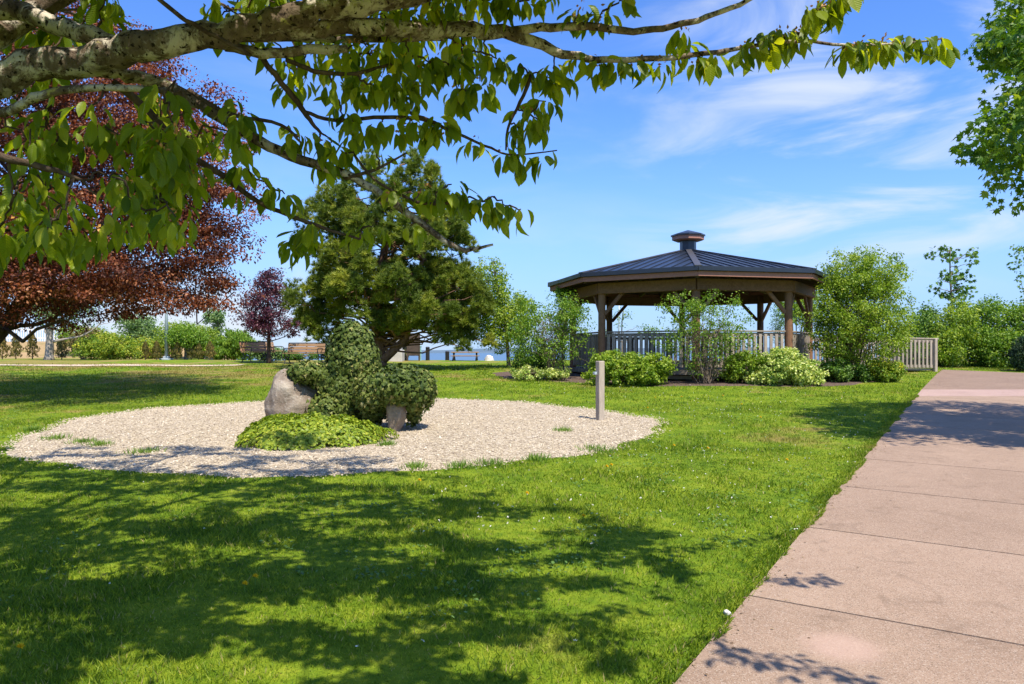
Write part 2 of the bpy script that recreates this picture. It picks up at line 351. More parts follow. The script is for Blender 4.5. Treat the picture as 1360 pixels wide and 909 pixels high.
def make_mats():
    m = {}
    s = NT('lawn'); c, f = grass_color(s); c = s.mix(1.0, c, (.8, .82, .8), 'MULTIPLY')
    sp = s.n('ShaderNodeSeparateXYZ'); p = s.pos(); s.l(p, sp.inputs[0])
    tan = s.math('MULTIPLY', s.rng(sp.outputs[1], 41.5, 43.5), s.rng(sp.outputs[0], -14.5, -17.5))
    n = s.noise(p, .9, 5, .6); tan = s.math('MULTIPLY', tan, s.rng(n, .3, .5, .45, 1.0))
    c = s.mix(tan, c, s.ramp(n, [(.3, (.28, .2, .09)), (.7, (.42, .29, .15))]))
    m['lawn'] = s.fin(s.bsdf(c, .9, .1, s.bump(s.noise(p, 38, 4, .7), .9, .03)))
    s = NT('grass_blades'); c, f = grass_color(s, s.attr('tone').outputs['Fac']); c = s.mix(s.rng(s.attr('tone').outputs['Fac'], .955, .965, 0, .8), c, (.42, .33, .15)); b = s.bsdf(c, .5, .22)
    tr = s.n('ShaderNodeBsdfTranslucent'); s.l(s.mix(1.0, c, (1.2, 1.2, .7), 'MULTIPLY'), tr.inputs[0]); mx = s.n('ShaderNodeMixShader'); mx.inputs[0].default_value = .35
    s.l(b, mx.inputs[1]); s.l(tr.outputs[0], mx.inputs[2]); m['grass'] = s.fin(mx.outputs[0])
    s = NT('gravel'); p = s.pos(); cell = s.voro(p, 34, out='Color'); d = s.voro(p, 34); sp = s.n('ShaderNodeSeparateColor'); s.l(cell, sp.inputs[0])
    c = s.ramp(sp.outputs[0], [(0, (.16, .12, .08)), (.35, (.35, .28, .2)), (.7, (.47, .395, .29)), (1, (.63, .555, .43))])
    m['gravel'] = s.fin(s.bsdf(c, .85, .2, s.bump(d, 1.0, -.02)))
    s = NT('pebbles'); t = s.attr('tone').outputs['Fac']
    m['pebbles'] = s.fin(s.bsdf(s.ramp(t, [(0, (.13, .10, .07)), (.16, (.30, .24, .165)), (.5, (.435, .36, .255)), (.8, (.55, .465, .345)), (1, (.74, .67, .55))]), .75, .25))
    def conc(name, lo, hi, patch=None):
        s = NT(name); p = s.pos(); n = s.noise(p, 130, 4, .75); n2 = s.noise(p, .9, 5, .6, .3); n3 = s.voro(p, 210, out='Color'); sp = s.n('ShaderNodeSeparateColor'); s.l(n3, sp.inputs[0])
        n4 = s.noise(p, 14, 4, .65)
        f = s.math('ADD', s.math('MULTIPLY', n, .4), s.math('ADD', s.math('MULTIPLY', n2, .42), s.math('MULTIPLY', n4, .22)))
        f = s.math('ADD', f, s.math('MULTIPLY', s.math('SUBTRACT', s.attr('tone').outputs['Fac'], .5), .10)); n5 = s.noise(p, 2.6, 6, .7, .8)
        c = s.ramp(f, [(.32, lo), (.72, hi)])
        c = s.mix(s.rng(sp.outputs[0], .82, .9, 0, .5), c, (.5, .42, .35)); c = s.mix(s.rng(sp.outputs[1], .84, .92, 0, .55), c, tuple(q*.38 for q in lo))
        c = s.mix(s.rng(n5, .54, .70, 0, .38), c, tuple(q*.55 for q in lo)); c = s.mix(s.rng(n5, .40, .28, 0, .3), c, tuple(min(1, q*1.25) for q in hi))
        if patch:
            vs = s.n('ShaderNodeVectorMath', operation='DISTANCE'); mp = s.n('ShaderNodeMapping'); s.l(p, mp.inputs[0]); mp.inputs['Scale'].default_value = (1, 1, 0)
            s.l(mp.outputs[0], vs.inputs[0]); vs.inputs[1].default_value = (patch[0], patch[1], 0)
            dd = s.math('ADD', vs.outputs['Value'], s.math('MULTIPLY', s.math('SUBTRACT', n4, .5), .12)); c = s.mix(s.rng(dd, .08, .24, .55, 0.0), c, (.45, .31, .25))
        return s.fin(s.bsdf(c, .85, .2, s.bump(n, .35, .004)))
    m['path'] = conc('pink_concrete', (.205, .137, .094), (.375, .265, .192), (1.60, 3.74))
    m['path_band'] = conc('pale_pink_concrete', (.31, .205, .175), (.44, .305, .265))
    m['apron'] = conc('tan_asphalt', (.19, .125, .09), (.30, .205, .15))
    m['strip'] = conc('beige_gravel_path', (.50, .38, .28), (.68, .55, .43))
    s = NT('mulch'); p = s.pos(); n = s.noise(p, 22, 5, .7); m['mulch'] = s.fin(s.bsdf(s.ramp(n, [(.3, (.05, .035, .028)), (.55, (.14, .10, .08)), (.75, (.26, .2, .16))]), .95, .1, s.bump(n, 1.0, .03)))
    s = NT('water'); p = s.pos(); n = s.noise(p, .06, 5, .6); m['water'] = s.fin(s.bsdf((.06, .11, .155), .3, .5, s.bump(n, .25, 1.0)))
    m['hills'] = plain('haze_blue_hills', (.10, .15, .2), .95, .05, var=.2, scale=.004)  # wooded hills, with the blue haze of distance put into their colour
    # foliage
    m['cherry_leaf'] = leaf_mat('cherry_leaf', [(0, (.06, .12, .008)), (.45, (.17, .25, .014)), (.8, (.30, .37, .024)), (1, (.42, .45, .04))], .58, (1.8, 1.55, .4), .38, .4, True)
    m['blossom'] = leaf_mat('spent_blossom', [(0, (.30, .13, .04)), (1, (.5, .27, .07))], .2, (1, .9, .6))
    m['copper'] = leaf_mat('copper_leaf', [(0, (.036, .013, .010)), (.5, (.125, .037, .018)), (.85, (.27, .094, .037)), (1, (.42, .20, .10))], .3, (1.6, .8, .45), .5, .22)
    m['plum'] = leaf_mat('plum_leaf', [(0, (.035, .012, .022)), (.6, (.09, .024, .042)), (1, (.19, .07, .085))], .25, (1.3, .7, .8), .4, .5)
    m['pine'] = leaf_mat('pine_needles', [(0, (.05, .085, .014)), (.5, (.14, .19, .02)), (.85, (.26, .29, .03)), (1, (.36, .36, .05))], .25, (1.1, 1.2, .6), .5, .3)
    m['fresh'] = leaf_mat('fresh_leaf', [(0, (.06, .14, .012)), (.5, (.14, .25, .02)), (1, (.26, .36, .04))], .4)
    m['yellowgreen'] = leaf_mat('yellow_green_leaf', [(0, (.09, .17, .014)), (.5, (.20, .30, .025)), (1, (.36, .42, .05))], .42)
    m['mid'] = leaf_mat('mid_green_leaf', [(0, (.03, .085, .012)), (.5, (.08, .17, .018)), (1, (.17, .27, .035))], .35)
    m['bluegreen'] = leaf_mat('pale_green_leaf', [(0, (.07, .14, .04)), (.5, (.15, .25, .075)), (1, (.3, .4, .16))], .4, (1.1, 1.2, .8))
    m['maple'] = leaf_mat('maple_leaf', [(0, (.04, .11, .010)), (.5, (.10, .20, .016)), (1, (.26, .34, .04))], .42, (1.5, 1.4, .4))
    m['cedar'] = leaf_mat('cedar_leaf', [(0, (.05, .065, .018)), (.5, (.13, .115, .03)), (1, (.27, .18, .055))], .15, vary=.4)
    m['variegated'] = leaf_mat('variegated_leaf', [(0, (.10, .20, .03)), (.35, (.27, .37, .07)), (.7, (.52, .56, .16)), (1, (.68, .68, .32))], .32)
    m['golden'] = leaf_mat('golden_leaf', [(0, (.07, .15, .015)), (.5, (.22, .32, .03)), (1, (.55, .5, .06))], .35)
    m['ivy'] = leaf_mat('ivy_leaf', [(0, (.03, .055, .010)), (.4, (.085, .125, .02)), (.66, (.18, .21, .045)), (.86, (.34, .31, .10)), (1, (.42, .36, .16))], .15, (1.1, 1.2, .6), .5, .2, vary=.2)
    m['cover'] = leaf_mat('ground_cover_leaf', [(0, (.07, .13, .012)), (.5, (.22, .30, .02)), (1, (.46, .47, .05))], .35)
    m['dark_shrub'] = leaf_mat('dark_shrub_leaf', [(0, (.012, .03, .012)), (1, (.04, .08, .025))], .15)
    m['weed'] = leaf_mat('weed_leaf', [(0, (.06, .15, .01)), (1, (.22, .32, .05))], .3)
    m['bark_cherry'] = bark_mat('cherry_bark', (.06, .04, .028), (.24, .18, .13), 18, ((.56, .50, .41), (.40, .36, .12)))
    m['bark_twig'] = bark_mat('cherry_twig', (.05, .032, .022), (.17, .12, .085), 20)
    m['bark'] = bark_mat('grey_bark', (.09, .07, .055), (.26, .21, .17), 7)
    m['bark_pale'] = bark_mat('pale_bark', (.2, .17, .14), (.45, .4, .35), 7)
    m['bark_pine'] = bark_mat('pine_bark', (.10, .055, .035), (.27, .16, .10), 6)
    m['bark_dark'] = bark_mat('dark_bark', (.045, .03, .025), (.13, .09, .075), 8)
    m['twig'] = bark_mat('shrub_twig', (.11, .085, .06), (.28, .22, .16), 12)
    m['clover'] = leaf_mat('clover_leaf', [(0, (.05, .11, .02)), (1, (.14, .24, .05))], .25)
    m['litter'] = leaf_mat('dry_litter', [(0, (.12, .07, .04)), (1, (.36, .26, .15))], .1)
    # built things
    m['timber'] = wood_mat('brown_timber', (.14, .073, .042), (.31, .17, .095), .7)
    m['fascia'] = wood_mat('red_brown_fascia', (.30, .135, .098), (.41, .20, .15), .6)
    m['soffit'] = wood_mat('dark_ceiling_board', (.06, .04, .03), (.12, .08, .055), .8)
    m['grey_wood'] = wood_mat('weathered_grey_wood', (.19, .16, .13), (.46, .395, .32), .9, (3, 3, .6), .1)
    m['bench_wood'] = wood_mat('varnished_bench_slat', (.20, .12, .06), (.42, .26, .14), .5, (.8, 4, 4), .4)
    m['bench_wood_red'] = wood_mat('reddish_bench_slat', (.33, .15, .07), (.62, .36, .2), .5, (.8, 4, 4), .4)
    m['roof'] = plain('dark_blue_roof_metal', (.032, .041, .060), .33, .5, .35, .08, 2)
    m['hip'] = plain('grey_hip_flashing', (.085, .082, .085), .42, .5, .3, .1, 3)
    m['iron'] = plain('black_cast_iron', (.02, .02, .022), .5, .4)
    m['galv'] = plain('galvanised_pole', (.42, .50, .55), .45, .5, .2, .1, 4)
    m['stone_grey'] = plain('grey_granite', (.25, .25, .26), .8, .3, 0, .3, 14)
    m['concrete'] = plain('pale_concrete', (.48, .46, .43), .85, .2, 0, .15, 6)
    m['brown_panel'] = plain('brown_panel', (.075, .055, .045), .7, .3, 0, .3, 5)
    m['teal'] = plain('pale_teal_paint', (.25, .47, .5), .5, .4)
    m['white'] = plain('white_paint', (.72, .72, .7), .6, .3)
    m['quartz'] = plain('white_stone', (.7, .66, .6), .8, .3, 0, .2, 30)
    m['yellow'] = plain('dandelion_yellow', (.8, .50, .01), .7, .2, 0, .2, 60)
    m['white_petal'] = plain('clover_white', (.75, .72, .66), .8, .1)
    s = NT('boulder'); v = s.coord(); n = s.noise(v, 3.2, 7, .65, .3); n2 = s.noise(v, 16, 5, .7); n3 = s.noise(v, 1.6, 3)
    c = s.ramp(n, [(.3, (.13, .09, .06)), (.5, (.26, .21, .165)), (.72, (.46, .40, .32))]); c = s.mix(s.rng(n2, .56, .68, 0, .7), c, (.48, .44, .38)); c = s.mix(s.rng(n3, .5, .62, 0, .5), c, (.21, .165, .11))
    m['boulder'] = s.fin(s.bsdf(c, .9, .2, s.bump(s.math('ADD', n, s.math('MULTIPLY', n2, .4)), .9, .05)))
    return m
M = make_mats()

# ------------------------------------------------------------------ ground, water, paths
def axis(parts):
    out = []
    for a, b, st in parts: out += list(np.arange(a, b, st))
    return np.array(out+[parts[-1][1]])
xs = axis([(-900, -200, 100), (-200, -60, 20), (-60, -30, 3), (-30, 30, .5), (30, 60, 3), (60, 200, 20), (200, 900, 100)])
ys = axis([(-300, -60, 40), (-60, -4, 4), (-4, 52, .5), (52, 80, 2), (80, 260, 12), (260, 500, 60)])
X, Y = np.meshgrid(xs, ys); nx = len(xs)
i, j = np.meshgrid(np.arange(len(ys)-1), np.arange(nx-1), indexing='ij'); a = (i*nx+j).ravel()
g = Geo(); g.add(np.stack([X, Y, zg(X, Y)], -1).reshape(-1, 3), quads=np.stack([a, a+1, a+nx+1, a+nx], 1))
structure(g.build('lawn', M['lawn'], smooth=True))
g = Geo(); S = 30000; g.add([(-S, -500, -6), (S, -500, -6), (S, S, -6), (-S, S, -6)], quads=[(0, 1, 2, 3)]); structure(g.build('water', M['water']))
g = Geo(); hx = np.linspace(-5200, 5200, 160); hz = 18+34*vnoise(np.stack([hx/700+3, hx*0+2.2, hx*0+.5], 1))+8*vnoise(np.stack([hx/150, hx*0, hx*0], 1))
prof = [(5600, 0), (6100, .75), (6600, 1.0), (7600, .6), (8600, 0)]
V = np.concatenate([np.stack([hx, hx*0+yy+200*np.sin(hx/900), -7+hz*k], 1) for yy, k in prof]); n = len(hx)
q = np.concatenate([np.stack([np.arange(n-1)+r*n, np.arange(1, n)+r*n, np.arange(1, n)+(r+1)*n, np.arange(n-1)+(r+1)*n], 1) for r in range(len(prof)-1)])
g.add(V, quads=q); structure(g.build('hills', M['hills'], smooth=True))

# gravel bed: an uneven oval
GC, GRX, GRY = np.array([-2.5, 12.05]), 4.75, 4.1
def gravel_rad(th): return 1+.022*np.sin(3*th+1)+.018*np.sin(7*th+.4)+.012*np.sin(15*th)+.008*np.sin(31*th+2)
def in_gravel(x, y, grow=1.0):
    u = (x-GC[0])/GRX; v = (y-GC[1])/GRY; return np.hypot(u, v) < gravel_rad(np.arctan2(v, u))*grow
# mulch bed round the gazebo
MC, MRX, MRY = np.array([5.6, 23.8]), 6.2, 4.85
def mulch_rad(th): return 1+.03*np.sin(4*th+.5)+.02*np.sin(9*th)+.012*np.sin(23*th+1)
def in_mulch(x, y, grow=1.0):
    u = (x-MC[0])/MRX; v = (y-MC[1])/MRY; return np.hypot(u, v) < mulch_rad(np.arctan2(v, u))*grow
def oval(name, C, rx, ry, rad, dz, mat, rings=26, seg=160):
    th = np.linspace(0, 2*np.pi, seg, endpoint=False); P = [(C[0], C[1])]
    for r in np.linspace(0, 1, rings+1)[1:]:
        k = r*(1+(rad(th)-1)*r); P += list(np.stack([C[0]+rx*k*np.cos(th), C[1]+ry*k*np.sin(th)], 1))
    P = np.array(P); V = np.column_stack([P, zg(P[:, 0], P[:, 1])+dz])
    V[-seg:, 2] -= dz*1.2+.01
    T = [(0, 1+k, 1+(k+1) % seg) for k in range(seg)]; Q = []
    for r in range(rings-1):
        o = 1+r*seg
        for k in range(seg): Q.append((o+k, o+seg+k, o+seg+(k+1) % seg, o+(k+1) % seg))
    gg = Geo(); gg.add(V, quads=Q, tris=T); return structure(gg.build(name, mat, smooth=True))
oval('gravel_bed', GC, GRX, GRY, gravel_rad, .014, M['gravel'])
oval('mulch_bed', MC, MRX, MRY, mulch_rad, .016, M['mulch'])

# the pink concrete walk, slab by slab with open joints
PSL = 0.607; PD = unit([PSL, 1.0]); PN = np.array([PD[1], -PD[0]])       # direction along the walk and across it (to the right)
P0 = np.array([.732, 3.393]); PW = 2.95
def path_left(y): return P0[0]+PSL*(y-P0[1])
_sr = RNG(44)
def slab(gg, poly, dz=.02, th=.1, sub=1):
    poly = np.asarray(poly, float); n = len(poly); top = np.column_stack([poly, zg(poly[:, 0], poly[:, 1])+dz]); bot = top-[0, 0, th]
    ctr = top.mean(0); V = np.vstack([top, bot, ctr[None]])
    T = [(2*n, k, (k+1) % n) for k in range(n)]; Q = [(k, n+k, n+(k+1) % n, (k+1) % n) for k in range(n)]
    gg.add(V, tris=T, quads=Q, tone=_sr.random())
def fine_poly(a, b, c, d, n=4):
    """quad outline with extra points so that it follows the ground"""
    out = []
    for p, q in ((a, b), (b, c), (c, d), (d, a)):
        p, q = np.asarray(p, float), np.asarray(q, float)
        for k in range(n): out.append(p+(q-p)*k/n)
    return out
gp = Geo(); L0 = -6.6; step = 1.74; gap = .02
t_joint = np.dot(np.array([1.41, 4.42])-P0, PD)                      # a joint measured in the photo
k0 = int(np.floor((L0-t_joint)/step)); t = t_joint+k0*step
YB0, YB1 = 16.45, 18.05
while True:
    a = P0+PD*(t+gap/2); b = P0+PD*(t+step-gap/2); c = b+PN*PW; d = a+PN*PW
    if b[1] > YB0-.05: break
    slab(gp, fine_poly(d, c, b, a)[::1]); t += step
def rline(y): return path_left(y)+PW/PD[1]
# the last slabs run up to the straight pale band
slab(gp, fine_poly(a+PN*PW, (rline(YB0), YB0-.012), (path_left(YB0-.012), YB0-.012), a))
structure(gp.build('path', M['path']))
gb = Geo(); slab(gb, fine_poly((24, YB0), (24, YB1), (path_left(YB1), YB1), (path_left(YB0), YB0), 8), .02); structure(gb.build('path_band', M['path_band']))
ga = Geo(); slab(ga, [(24, YB1+.012), (24, 18.4), (19, 21), (16, 24.0), (14.35, 25.6), (13, 23.5), (11.7, 21.4), (path_left(YB1+.012), YB1+.012), (15, YB1+.012)], .02)
structure(ga.build('path_apron', M['apron']))
gj = Geo(); slab(gj, fine_poly(P0+PD*L0+PN*(PW-.02), (rline(YB0)-.02, YB0), (path_left(YB0)+.02, YB0), P0+PD*L0+PN*.02, 14), .008, .05); structure(gj.build('path_joint_bed', M['mulch']))
def in_path(x, y, m=0.0):
    s_ = (x-P0[0])*PN[0]+(y-P0[1])*PN[1]; main = (s_ > m) & (s_ < PW-m) & (y < YB0+.1)
    left = np.where(y < 21.4, path_left(y), 11.7+(y-21.4)*.64)
    far = (y >= YB0) & (x > left+m) & (y < 25.6-(x-14.35)*.99-m)
    return main | far
# thin beige path far behind on the left
gs = Geo(); px_ = np.linspace(-40, -10.2, 40); yc = 28.7+.012*(px_+30)
V = np.concatenate([np.column_stack([px_, yc+o, zg(px_, yc+o)+.02]) for o in (-.55, .55)]); n = len(px_)
gs.add(V, quads=[(k, k+1, n+k+1, n+k) for k in range(n-1)]); structure(gs.build('far_path', M['strip']))

# ------------------------------------------------------------------ grass
def grass():
    rng = RNG(11); gg = Geo()
    bands = [(2.2, 4.6, 6800, .036, .0048), (4.6, 7, 4300, .036, .0062), (7, 10, 2300, .038, .0085), (10, 15, 950, .048, .0115), (15, 21, 480, .05, .016), (21, 30, 230, .055, .024)]
    for y0, y1, den, h, w in bands:
        wl, wr = -.74*y1-1.2, .74*y1+1.2; n = int(den*(y1-y0)*(wr-wl))
        x = rng.uniform(wl, wr, n); y = rng.uniform(y0, y1, n)
        k = np.abs(x) < .74*y+1.2; x, y = x[k], y[k]
        k = ~in_gravel(x, y, 1.0-.02*rng.random(len(x))**3) & ~in_path(x, y, .0) & ~in_mulch(x, y, .99); x, y = x[k], y[k]
        k = rng.random(len(x)) < np.clip(.35+1.1*vnoise(np.stack([x*1.6, y*1.6, x*0], 1)), 0, 1); x, y = x[k], y[k]
        n = len(x); d = np.stack([rng.normal(0, .6, n), rng.normal(0, .6, n), np.ones(n)], 1)
        tuft = vnoise(np.stack([x*2.3+7, y*2.3, x*0+3], 1))
        hh = h*(.4+1.2*tuft**1.4)*rng.uniform(.55, 1.4, n); nr = rsphere(rng, n); nr[:, 2] *= .3
        P = np.stack([x, y, zg(x, y)-.004], 1)
        gg.inst(BLADE if y1 < 11 else NEEDLE, P, d, nr, hh, rng.random(n), wscale=(w/hh)*rng.uniform(.7, 1.3, n))
    # ragged turf leaning over the edge of the walk
    n = 16000; t = rng.uniform(-3, 15.5, n); off = -rng.random(n)**2*.14+.075*(vnoise(np.stack([t*3.2, t*0, t*0+5], 1))-.5)+.03*(vnoise(np.stack([t*14, t*0, t*0+2], 1))-.5); q = P0+PD*t[:, None]+PN*off[:, None]
    d = np.stack([PN[0]*.5+rng.normal(0, .5, n), PN[1]*.5+rng.normal(0, .5, n), np.ones(n)*.8], 1); hh = rng.uniform(.015, .045, n)
    gg.inst(BLADE, np.column_stack([q, zg(q[:, 0], q[:, 1])+np.where(off > 0, .018, 0)]), d, rsphere(rng, n), hh, rng.random(n), wscale=.007/hh)
    tag(gg.build('grass', M['grass']), 'short mown green grass growing over the lawn', 'grass', kind='stuff')
grass()

def pebbles():
    rng = RNG(12); n = 85000; x = rng.uniform(-7.6, 2.6, n); y = rng.uniform(7.6, 16.5, n); k = in_gravel(x, y, 1.0+.015*rng.normal(size=n)); x, y = x[k], y[k]; n = len(x)
    O = np.array([(1, 0, 0), (-1, 0, 0), (0, 1, 0), (0, -1, 0), (0, 0, 1), (0, 0, -1)], float); TT = np.array([(0, 2, 4), (2, 1, 4), (1, 3, 4), (3, 0, 4)])
    s_ = rng.uniform(.006, .0135, n)*np.where(rng.random(n) < .06, 1.5, 1); P = np.stack([x, y, zg(x, y)+.014+s_*.3], 1)
    th = rng.uniform(0, 6.28, n); sc3 = s_[:, None]*rng.uniform(.7, 1.3, (n, 3))*np.array([1.1, .9, .75])
    V = O[None]*sc3[:, None]+rng.normal(size=(n, 6, 3))*s_[:, None, None]*.16
    c, s2 = np.cos(th)[:, None], np.sin(th)[:, None]; V = np.stack([V[..., 0]*c-V[..., 1]*s2, V[..., 0]*s2+V[..., 1]*c, V[..., 2]], -1)+P[:, None]
    gg = Geo(); gg.add(V.reshape(-1, 3), tris=(TT[None]+(np.arange(n)*6)[:, None, None]).reshape(-1, 3), tone=np.repeat(np.clip(rng.normal(.52, .2, n), 0, 1), 6))
    tag(gg.build('pebbles', M['pebbles']), 'loose pale beige and brown pebbles covering the oval bed', 'pebbles', kind='stuff')
pebbles()

# ------------------------------------------------------------------ trees and shrubs
def lobe(px, py, Y, rx, ry, rd=None):
    c = W(px, py, Y); k = Y/F; return (c, np.array([rx*k, (rx*k if rd is None else rd), ry*k]))
def lobe_points(rng, lobes, n, bias=.38, cut=.36, freq=.9):
    vol = np.array([np.prod(r) for _, r in lobes])**.75; out = []
    while len(out) < n:
        i = rng.choice(len(lobes), p=vol/vol.sum()); c, r = lobes[i]
        p = c+r*unit(rng.normal(size=3))*rng.random()**bias
        if vnoise((p*freq+i)[None])[0] < cut: continue
        out.append(p)
    return np.array(out)
def foliage(gg, rng, clumps, cr, per, size, T=LEAF, flat=.75, up=.55, droop=.35, tone=(.5, .22), lobes_c=None):
    n = len(clumps)*per; C = np.repeat(clumps, per, 0); off = rsphere(rng, n)*(rng.random(n)**.45)[:, None]
    crs = np.repeat(cr*rng.uniform(.65, 1.3, len(clumps)), per)
    P = C+off*crs[:, None]*np.array([1, 1, flat])
    nr = unit(off*.55+rsphere(rng, n)*.75+np.array([0, 0, up])); d = unit(np.cross(nr, rsphere(rng, n))+off*.5-np.array([0, 0, droop]))
    ct = np.repeat(rng.normal(0, tone[1]*.7, len(clumps)), per)
    gg.inst(T, P, d, nr, size*rng.uniform(.65, 1.25, n), np.clip(tone[0]+ct+rng.normal(0, tone[1], n), 0, 1))
def limb(gg, rng, a, b, r0, r1, seg=5, sag=.12, n=7, wob=.05):
    a = np.asarray(a, float); b = np.asarray(b, float); L = np.linalg.norm(b-a); t = np.linspace(0, 1, n)[:, None]
    P = a+(b-a)*t; P[:, 2] += np.sin(t[:, 0]*np.pi)*L*sag*rng.uniform(-.4, 1.0); P[1:-1] += rng.normal(size=(n-2, 3))*L*wob
    gg.tube(P, np.linspace(r0, r1, n), seg, cap=False)
def tree(name, label, cat, base, trunk, r0, lobes, nc, cr, per, size, leaf, bark, seed, group=None, T=LEAF, limbs=40, cut=.36, freq=.9, flat=.75, up=.55, tone=(.5, .22), bias=.38, droop=.35, limb_r=None, stems=0, seg=8):
    """trunk: list of points (first = base). stems > 0: several stems from the base instead of one trunk"""
    rng = RNG(seed); root = thing(name, label, cat, base, group)
    cl = lobe_points(rng, lobes, nc, bias, cut, freq)
    gt = Geo()
    if stems:
        idx = rng.choice(len(cl), min(stems, len(cl)), replace=False)
        for i in idx:
            gs_ = Geo(); a = np.asarray(base)+np.append(rng.normal(0, .07, 2), -.05); b = cl[i]; mid = a+(b-a)*.5+np.array([0, 0, .18*np.linalg.norm(b-a)])
            P = path_pts([a, a+(mid-a)*.5+rng.normal(0, .03, 3), mid, b], 9); gs_.tube(P, np.linspace(r0, r0*.25, 9), 5, cap=False)
            for j in rng.choice(len(cl), min(6, len(cl)), replace=False):
                if np.linalg.norm(cl[j]-P[5]) < 1.3: limb(gs_, rng, P[5], cl[j], r0*.45, r0*.15, 4)
            gs_.build('stem', M[bark], root, smooth=True)
    else:
        tp = path_pts(trunk, 14); rr = np.linspace(r0, r0*.35, 14); rr[0] *= 1.35; tp[0, 2] -= .08
        gt.tube(tp, rr, seg, rng, .05)
    if not stems:
        gt.build('trunk', M[bark], root, smooth=True)
        gl = Geo(); lr = limb_r or r0*.3
        for i in rng.choice(len(cl), min(limbs, len(cl)), replace=False):
            b = cl[i]; cand = tp[4:]; dz = np.abs(cand[:, 2]-(b[2]-.35*np.linalg.norm((cand-b)[:, :2], axis=1))); k = np.argmin(dz)
            limb(gl, rng, cand[k], b, lr, lr*.22)
        gl.build('branches', M[bark], root, smooth=True)
    gc = Geo(); foliage(gc, rng, cl, cr, per, size, T, flat, up, droop, tone)
    gc.build('crown' if not stems else 'foliage', M[leaf], root)
    return root

# --- copper beech on the left
bY = 17.0
b0 = G(-40, bY)
tree('copper_beech_tree', 'large copper beech with red brown leaves at the left edge behind cherry leaves', 'tree', b0,
     [b0, W(-25, 470, bY), W(20, 415, bY), W(60, 340, bY), W(80, 200, bY), W(85, 80, bY)], .22,
     [lobe(50, 230, bY, 290, 205, 4.6), lobe(150, 330, bY-.5, 175, 85, 3.2), lobe(40, 350, bY-.5, 240, 80, 3.6), lobe(-60, 120, bY, 250, 170, 4.0), lobe(235, 265, bY-.3, 88, 75, 2.0), lobe(110, 120, bY+.5, 120, 110, 2.6), lobe(150, 385, bY-1.0, 170, 36, 3.2), lobe(30, 395, bY-1.2, 210, 40, 3.2), lobe(258, 335, bY-.5, 62, 60, 1.8), lobe(180, 190, bY, 110, 90, 2.4)],
     1150, .5, 200, .072, 'copper', 'bark_dark', 21, T=LEAF, limbs=60, cut=.33, freq=.8, flat=.36, tone=(.47, .26), bias=.3, limb_r=.06)

# --- plum tree
pY = 31.0; p0 = G(357, pY)
tree('plum_tree', 'small purple leaved plum tree standing beside the park benches', 'tree', p0, [p0, W(357, 450, pY), W(356, 420, pY), W(355, 370, pY)], .09,
     [lobe(352, 412, pY, 34, 36, 1.0), lobe(362, 380, pY, 22, 24, .7), lobe(372, 428, pY, 34, 20, .9), lobe(340, 425, pY, 24, 20, .8)], 170, .3, 60, .10, 'plum', 'bark_dark', 22, limbs=26, cut=.34, freq=1.6, limb_r=.025)

# --- pine
def pine():
    rng = RNG(23); Y0 = 26.0; base = G(505, Y0); root = thing('pine_tree', 'broad dark green pine in the middle with low forking trunk', 'tree', base)
    tA = path_pts([base, W(503, 465, Y0), W(500, 420, Y0), W(508, 350, Y0), W(520, 280, Y0), W(528, 225, Y0)], 16)
    tB = path_pts([W(504, 482, Y0), W(522, 466, Y0-.2), W(541, 445, Y0-.3), W(545, 400, Y0-.3), W(560, 350, Y0-.2), W(570, 300, Y0)], 12)
    g = Geo(); tA[0, 2] -= .1; g.tube(tA, np.linspace(.27, .06, 16), 10, rng, .05); g.tube(tB, np.linspace(.17, .05, 12), 8, rng, .05); g.build('trunk', M['bark_pine'], root, smooth=True)
    lobes = [lobe(520, 330, Y0, 96, 92, 2.4), lobe(520, 395, Y0, 122, 52, 2.8), lobe(530, 245, Y0, 52, 42, 1.3), lobe(602, 405, Y0-.4, 52, 50, 1.4), lobe(470, 275, Y0, 40, 36, 1.2),
             lobe(432, 305, Y0, 36, 52, 1.1), lobe(424, 398, Y0, 42, 40, 1.4), lobe(590, 320, Y0, 40, 48, 1.2), lobe(420, 440, Y0-.3, 30, 16, .8), lobe(622, 446, Y0-.3, 42, 22, 1.0), lobe(520, 350, Y0-1.6, 70, 60, 1.0), lobe(545, 430, Y0-1.2, 26, 22, .6), lobe(415, 270, Y0, 12, 14, .5)]
    cl = lobe_points(rng, lobes, 410, .22, .34, 1.0)
    g = Geo()
    for b in cl[::2]:
        t = tA if rng.random() < .65 else tB; k = np.argmin(np.abs(t[3:, 2]-(b[2]-.25*np.linalg.norm((t[3:]-b)[:, :2], axis=1))))+3
        limb(g, rng, t[k], b, .045, .012, 5, .1)
    g.build('branches', M['bark_pine'], root, smooth=True)
    # tufts on the upper side of each pad, needles radiating
    per = 40; n = len(cl)*per; C = np.repeat(cl, per, 0); o = rsphere(rng, n); o[:, 2] = np.abs(o[:, 2])*1.25-.3; R = np.repeat(rng.uniform(.26, .5, len(cl)), per)
    P = C+o*R[:, None]*(rng.random(n)**.35)[:, None]*np.array([.75, .75, 1.3]); ax = unit(o*.7+np.array([0, 0, .85]))
    nn = 30; PP = np.repeat(P, nn, 0); A = np.repeat(ax, nn, 0); N = len(PP); d = unit(A*.75+rsphere(rng, N)*.8)
    tn = np.repeat(np.clip(.5+np.repeat(rng.normal(0, .15, len(cl)), per)+rng.normal(0, .15, n), 0, 1), nn)
    g = Geo(); ln = rng.uniform(.12, .22, N); g.inst(NEEDLE, PP-d*.02, d, rsphere(rng, N), ln, np.clip(tn+rng.normal(0, .08, N), 0, 1), wscale=.024/ln)
    g.build('crown', M['pine'], root)
pine()

